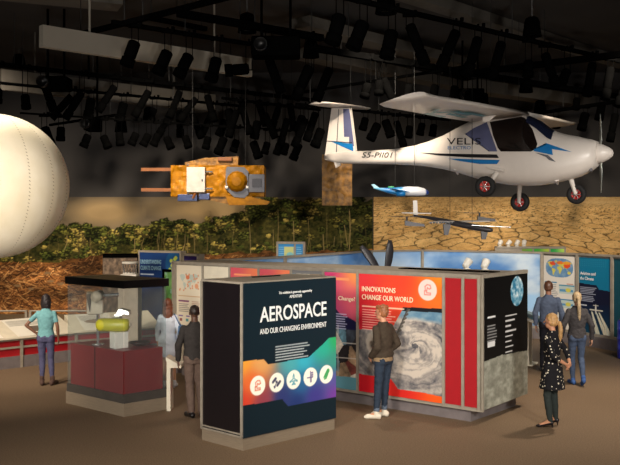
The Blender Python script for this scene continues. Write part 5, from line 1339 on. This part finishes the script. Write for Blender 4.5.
    if hair:
        kind, m = hair; B = Blob()
        B.ell(hp(0, -.018, .032), (.086, .098, .102), Rz)
        if kind == 'short': B.ell(hp(0, -.045, -.01), (.08, .066, .07), Rz)
        if kind == 'crop': B = Blob(); B.ell(hp(0, -.014, .035), (.079, .092, .090), Rz); B.ell(hp(0, -.03, .012), (.076, .070, .06), Rz)
        if kind == 'tousled':
            B.ell(hp(0, -.04, .0), (.084, .07, .08), Rz); r_ = random.Random(3)
            for i in range(14):
                a = r_.uniform(0, 2 * PI); B.ell(hp(.06 * math.cos(a), -.01 + .07 * math.sin(a), .08 + r_.uniform(-.02, .035)), (.032, .034, .03))
        if kind == 'bob':
            B.ell(hp(0, -.03, -.02), (.098, .09, .11), Rz); B.rings([(hp(0, -.03, -.15), .088, .06), (hp(0, -.03, -.06), .102, .08), (hp(0, -.02, .03), .095, .09)])
        if kind == 'long':
            B.ell(hp(0, -.03, -.01), (.092, .085, .10), Rz); B.rings([(hp(.01, -.085, -.36), .035, .02), (hp(.005, -.085, -.30), .085, .04), (hp(0, -.08, -.18), .10, .055), (hp(0, -.05, -.04), .098, .075)])
        if kind in ('pony', 'longpony'):
            B.ell(hp(0, -.035, .0), (.082, .075, .085), Rz); z_ = 0 if kind == 'pony' else .02
            pts = [hp(0, -.09, -.01 + z_), hp(0, -.14, -.02 + z_), hp(0, -.155, -.12), hp(.01, -.15, -.22), hp(.02, -.14, -.31 if kind == 'pony' else -.34)]
            B.chain(pts, [.022, .032, .036, .03, .010]); 
            if kind == 'longpony': B.chain([hp(.005, -.15, -.2), hp(.01, -.15, -.34), hp(.015, -.14, -.44)], [.034, .028, .006])
        # keep the face clear
        o = B.bake('hair', m, root, .008, 1, .006, 30, 5)
        inv = Rz.inverted()
        for v in o.data.vertices:
            q = inv @ (v.co - hc)
            if q.y > .02 and q.z < .055: v.co = hc + (Rz @ V(q.x * .8, min(q.y, .03), q.z))
    root.scale = (H / 1.75,) * 3
    return root

def hairmat(n, c): return mat(n, c, .45, var=.4, scale=30, stretch=(3, 3, .4))
def cloth(n, c, var=.12): return mat(n, c, .9, var=var, scale=22, bump=.3, spec=.15)
def floor_xy(px, py):
    p = at_z(px, py, 0); return p.x, p.y
# woman in teal, hand on hip
x, y = floor_xy(46, 385)
person('woman with dark hair in a teal T-shirt, left hand on hip, facing the red counter', x, y, .05, 1.66,
       dict(elL=(-.36, -.07, 1.17), wrL=(-.20, -.02, 1.02), hdL=(.75, .35, -.6), pnL=(.5, -.8, 0), thL=(0, .4, .6), elR=(.225, -.02, 1.14), wrR=(.225, .05, .90), kneeL=(-.075, .02, .5), kneeR=(.09, .02, .5), ankL=(-.07, -.03, .09), ankR=(.125, -.02, .09), toeL=(-.11, .13, .03), toeR=(.17, .13, .03)),
       fem=True, skin=(120, 82, 62), top=('tee', cloth('teal_t_shirt', (110, 160, 165))), legs=('slim', cloth('periwinkle_jeans', (78, 78, 106)), .93), shoes=('boots', cloth('brown_boots', (80, 62, 56))), hair=('bob', hairmat('black_hair', (38, 32, 34))))
# woman in white coat, walking away
x, y = floor_xy(168, 387)
person('woman with long auburn hair in a white coat and bare legs, walking away', x, y, .12, 1.60,
       dict(kneeL=(-.07, .05, .50), ankL=(-.085, -.02, .09), toeL=(-.10, .14, .03), kneeR=(.09, .08, .51), ankR=(.13, -.12, .10), toeR=(.16, .05, .03), elL=(-.21, -.02, 1.14), wrL=(-.21, .05, .92), elR=(.21, -.05, 1.15), wrR=(.20, .08, .96)),
       fem=True, skin=(196, 146, 112), top=('coat', cloth('white_coat', (226, 228, 236), .04)), legs=None, shoes=('sneakers', cloth('white_sneakers', (222, 224, 230), .03)), hair=('long', hairmat('auburn_hair', (120, 66, 40))))
bagx, bagy = x + .235, y - .02
t = thing('tote_bag', 'blue tote bag hanging from the shoulder of the woman in white', 'bag', (bagx, bagy, .86), .1)
b = nb(); loft(b, [[V(-.05, .13, 0), V(.05, .13, 0), V(.05, -.13, 0), V(-.05, -.13, 0)], [V(-.04, .12, .26), V(.04, .12, .26), V(.04, -.12, .26), V(-.04, -.12, .26)]], smooth=False); obj('bag_body', b, cloth('blue_bag', (96, 130, 170)), t)
b = nb(); tube(b, [(0, .09, .25), (-.10, .05, .45), (-.12, 0, .475), (-.10, -.05, .45), (0, -.09, .25)], .009, 6); obj('strap', b, cloth('blue_strap', (80, 110, 150)), t)
# man in dark shirt left of the kiosk
x, y = floor_xy(194.5, 417)
person('man with cropped black hair in a dark shirt and brown trousers beside the kiosk', x, y, .3, 1.72,
       dict(kneeL=(-.07, .03, .50), ankL=(-.055, -.04, .09), toeL=(-.11, .12, .03), kneeR=(.09, .0, .5), ankR=(.11, -.03, .09), elL=(-.26, -.06, 1.14), wrL=(-.25, .03, .90)),
       skin=(92, 62, 46), top=('shirt', cloth('dark_charcoal_shirt', (54, 50, 48))), legs=('loose', cloth('taupe_trousers', (104, 86, 76)), .95), shoes=('shoes', mat('black_leather', (24, 20, 20), .35)), hair=('crop', hairmat('black_crop', (42, 30, 24))))
# man in bomber jacket
x, y = floor_xy(383, 418)
person('red-haired man in an olive bomber jacket and rolled jeans facing the storm panel', x, y, .85, 1.73,
       dict(kneeL=(-.08, .03, .50), ankL=(-.13, .03, .09), toeL=(-.20, .15, .03), kneeR=(.085, .02, .5), ankR=(.10, .05, .09), toeR=(.05, .20, .03), elL=(-.255, -.09, 1.14), wrL=(-.19, .09, .97), hdL=(.5, .6, -.6), pnL=(1, -.2, 0), elR=(.255, -.09, 1.14), wrR=(.19, .09, .97), hdR=(-.5, .6, -.6), pnR=(-1, -.2, 0), head=(-.01, .02, 1.635)),
       skin=(196, 140, 108), top=('bomber', cloth('olive_bomber', (66, 56, 46))), legs=('jeans', cloth('dark_blue_jeans', (44, 54, 68)), .84), shoes=('sneakers', cloth('off_white_sneakers', (214, 204, 186), .03)), hair=('tousled', hairmat('red_blond_hair', (140, 86, 50))), headyaw=.25)
hemroot = bpy.data.objects['person.003'] if 'person.003' in bpy.data.objects else None
B = Blob(); B.rings([((0, 0, .895), .186, .137), ((0, 0, 1.02), .182, .13)], 28)
if hemroot: B.bake('shirt_hem', cloth('beige_shirt', (140, 118, 90)), hemroot, .009, 1, .006, 8)
# girl with ponytail, dotted dress, hands behind back
def dots():
    m = cloth('black_dotted_dress', (28, 27, 30)); nt = m.node_tree; bs = nt.nodes['Principled BSDF']
    tc = nt.nodes.new('ShaderNodeTexCoord'); vo = nt.nodes.new('ShaderNodeTexVoronoi'); vo.inputs['Scale'].default_value = 19; vo.inputs['Randomness'].default_value = .75
    lt = nt.nodes.new('ShaderNodeMath'); lt.operation = 'LESS_THAN'; lt.inputs[1].default_value = .26
    mx = nt.nodes.new('ShaderNodeMix'); mx.data_type = 'RGBA'; mx.inputs['A'].default_value = (*lin((28, 27, 30)), 1); mx.inputs['B'].default_value = (*lin((205, 195, 175)), 1)
    nt.links.new(tc.outputs['Object'], vo.inputs['Vector']); nt.links.new(vo.outputs['Distance'], lt.inputs[0]); nt.links.new(lt.outputs[0], mx.inputs['Factor']); nt.links.new(mx.outputs['Result'], bs.inputs['Base Color']); return m
x, y = floor_xy(552, 427)
person('blonde woman with ponytail in a black dotted dress, hands clasped behind her back', x, y, .85, 1.66,
       dict(kneeL=(-.08, .04, .50), ankL=(-.10, -.02, .11), toeL=(-.16, .14, .03), kneeR=(.10, .02, .5), ankR=(.13, .0, .11), toeR=(.10, .16, .03), elL=(-.24, -.13, 1.14), wrL=(-.02, -.235, 1.0), hdL=(.8, -.1, -.5), pnL=(0, .5, .5), thL=(0, 0, 1), elR=(.25, -.13, 1.13), wrR=(.13, -.235, .97), hdR=(-.85, -.15, -.4), pnR=(0, .6, .5), thR=(0, 0, 1), hipL=(-.085, 0, .93)),
       fem=True, skin=(190, 136, 104), top=('dress', dots(), .72), legs=('slim', cloth('dark_green_leggings', (46, 52, 50)), .98), shoes=('heels', mat('black_heels', (26, 20, 22), .35)), hair=('pony', hairmat('blond_hair', (178, 138, 88))), headyaw=.1)
# woman in grey jacket walking
x, y = floor_xy(577, 385)
person('woman with a long blonde ponytail in a grey jacket and jeans, walking away', x, y, -.05, 1.70,
       dict(kneeL=(-.07, .10, .51), ankL=(-.06, .06, .09), toeL=(-.09, .22, .03), kneeR=(.08, .02, .52), ankR=(.07, -.18, .16), toeR=(.08, -.06, .035), elL=(-.26, -.04, 1.14), wrL=(-.27, .08, .90), elR=(.26, -.06, 1.14), wrR=(.28, .02, .88)),
       fem=True, skin=(190, 140, 110), top=('jacket', cloth('grey_jacket', (60, 57, 58))), legs=('slim', cloth('blue_jeans', (66, 78, 100)), .95), shoes=('sneakers', cloth('blue_sneakers', (60, 88, 140))), hair=('longpony', hairmat('ash_blond_hair', (160, 138, 106))))
# man in denim shirt
p = at(548.5, 290, 17.2)
person('brown-haired man in a blue denim shirt looking at the heat map panel', p.x, 17.2, -.3, 1.80,
       dict(kneeL=(-.09, .02, .5), elL=(-.25, -.03, 1.14), wrL=(-.24, .05, .90), elR=(.25, -.03, 1.14), wrR=(.24, .05, .90)),
       skin=(150, 100, 74), top=('shirt', cloth('denim_shirt', (84, 94, 114))), legs=('loose', cloth('black_trousers', (32, 32, 38)), .95), shoes=('shoes', mat('dark_shoes', (24, 22, 24), .4)), hair=('short', hairmat('brown_hair', (92, 58, 40))), headyaw=-.1)
# ---------------------------------------------------------------- light and camera
def spot(name, loc, target, power, size=60, blend=.6, col=(1, .88, .72), rad=.15):
    l = bpy.data.lights.new(name, 'SPOT'); l.energy = power; l.spot_size = math.radians(size); l.spot_blend = blend; l.color = col; l.shadow_soft_size = rad
    o = bpy.data.objects.new(name, l); C.objects.link(o); o.location = loc
    o.rotation_euler = (Vector(target) - Vector(loc)).to_track_quat('-Z', 'Y').to_euler(); return o
WARM = (1, .84, .66); NEU = (1, .93, .84)
spot('unseen_fill', (-5.0, 1.0, 5.4), (-1.6, 13.5, .6), 4300, 44, .9, NEU, .8)  # unseen lamps beside and behind the camera, added to light the exhibits
spot('unseen_fill', (5.5, 1.0, 5.4), (3.0, 14.0, .6), 4000, 44, .9, NEU, .8)
spot('unseen_fill', (0.5, 2.0, 5.4), (1.0, 14, .6), 2000, 40, .9, NEU, .3)
spot('unseen_fill', (7.5, 8.0, 6.0), (6.3, 20.5, .6), 2600, 44, .9, NEU, .3)
spot('unseen_fill', (-8.0, 8.0, 6.0), (-5.5, 18, .2), 3400, 48, .9, WARM, .3)
spot('balloon_fill', (1.5, 2.0, 5.6), (-2.7, 11, 3.5), 650, 24, .6, WARM, .3)  # two unseen lamps added to brighten the balloon
spot('balloon_fill', (-6, 5.0, 7.0), (-1.7, 11, 3.8), 450, 34, .6, WARM, .3)
for x_, p_ in ((-7.5, 2400), (-3.0, 2500), (1.5, 2000), (6.5, 2100)):
    spot('mural_spot', (x_, 15.5, 6.9), (x_ * 1.05 - .2, WY, 1.2), p_, 62, .9, WARM, .2)
spot('aircraft_spot', (5.5, 7.5, 6.9), (3.6, 16.5, 4.4), 300, 34, .6, NEU, .2)
spot('aircraft_spot', (.5, 8.5, 6.9), (1.0, 19, 4.4), 260, 34, .6, NEU, .2)
spot('satellite_spot', (-3.2, 12.5, 6.9), (-2.1, 19.5, 3.8), 60, 30, .5, WARM, .15)
spot('floor_spot', (6.0, 14.5, 6.9), (5.6, 14.0, 0), 2000, 70, 1, WARM, .2)
spot('overhead_fill', (0.5, 15.5, 6.9), (0.5, 15.2, 0), 700, 70, 1, WARM, .2)  # added fill from above, lifts the block roof
spot('panel_fill', (-3.8, 8.5, 6.0), (-2.2, 16.6, 1.2), 900, 20, .8, NEU, .2)  # added unseen fill that brightens the world map panel
spot('counter_fill', (-6.5, 14.0, 6.9), (-6, 17.5, .5), 1500, 50, 1, WARM, .2)  # added unseen fill for the pale counter tops
spot('case_fill', (-4.5, 9.0, 6.5), (-3.1, 14, .9), 900, 26, .8, NEU, .2)  # added unseen fill that brightens the glass case
spot('floor_spot', (0, 8.0, 6.9), (0.5, 9.0, 0), 700, 90, 1, WARM, .2)
for x_, y_, tx, p_ in ((-6.5, -1.0, -5, 2600), (6, -1.0, 5, 2200), (0, 0, 0, 1800)):
    spot('bounce_fill', (x_, y_, .4), (tx, 19.0, 8.0), p_ * .75, 64, .9, (1, .93, .86), .4)  # hidden low lamps added in place of light bounced off the floor
w = bpy.data.worlds.new('dark_room'); bpy.context.scene.world = w; w.use_nodes = True
w.node_tree.nodes['Background'].inputs[0].default_value = (.01, .01, .012, 1); w.node_tree.nodes['Background'].inputs[1].default_value = .2
cam = bpy.data.cameras.new('camera'); co_ = bpy.data.objects.new('camera', cam); C.objects.link(co_)
co_.location = (0, 0, CH); co_.rotation_euler = (PI / 2, 0, 0); cam.sensor_width = 36; cam.lens = F / 620 * 36; cam.shift_y = -(232.5 - HY) / 620
cam.clip_end = 100
sc = bpy.context.scene; sc.camera = co_
sc.view_settings.view_transform = 'Standard'; sc.view_settings.look = 'None'; sc.view_settings.exposure = 0.0; sc.view_settings.gamma = 1; sc.view_settings.use_curve_mapping = False
sc.cycles.max_bounces = 6; sc.cycles.transparent_max_bounces = 12; sc.cycles.use_denoising = True; sc.cycles.caustics_reflective = False; sc.cycles.caustics_refractive = False
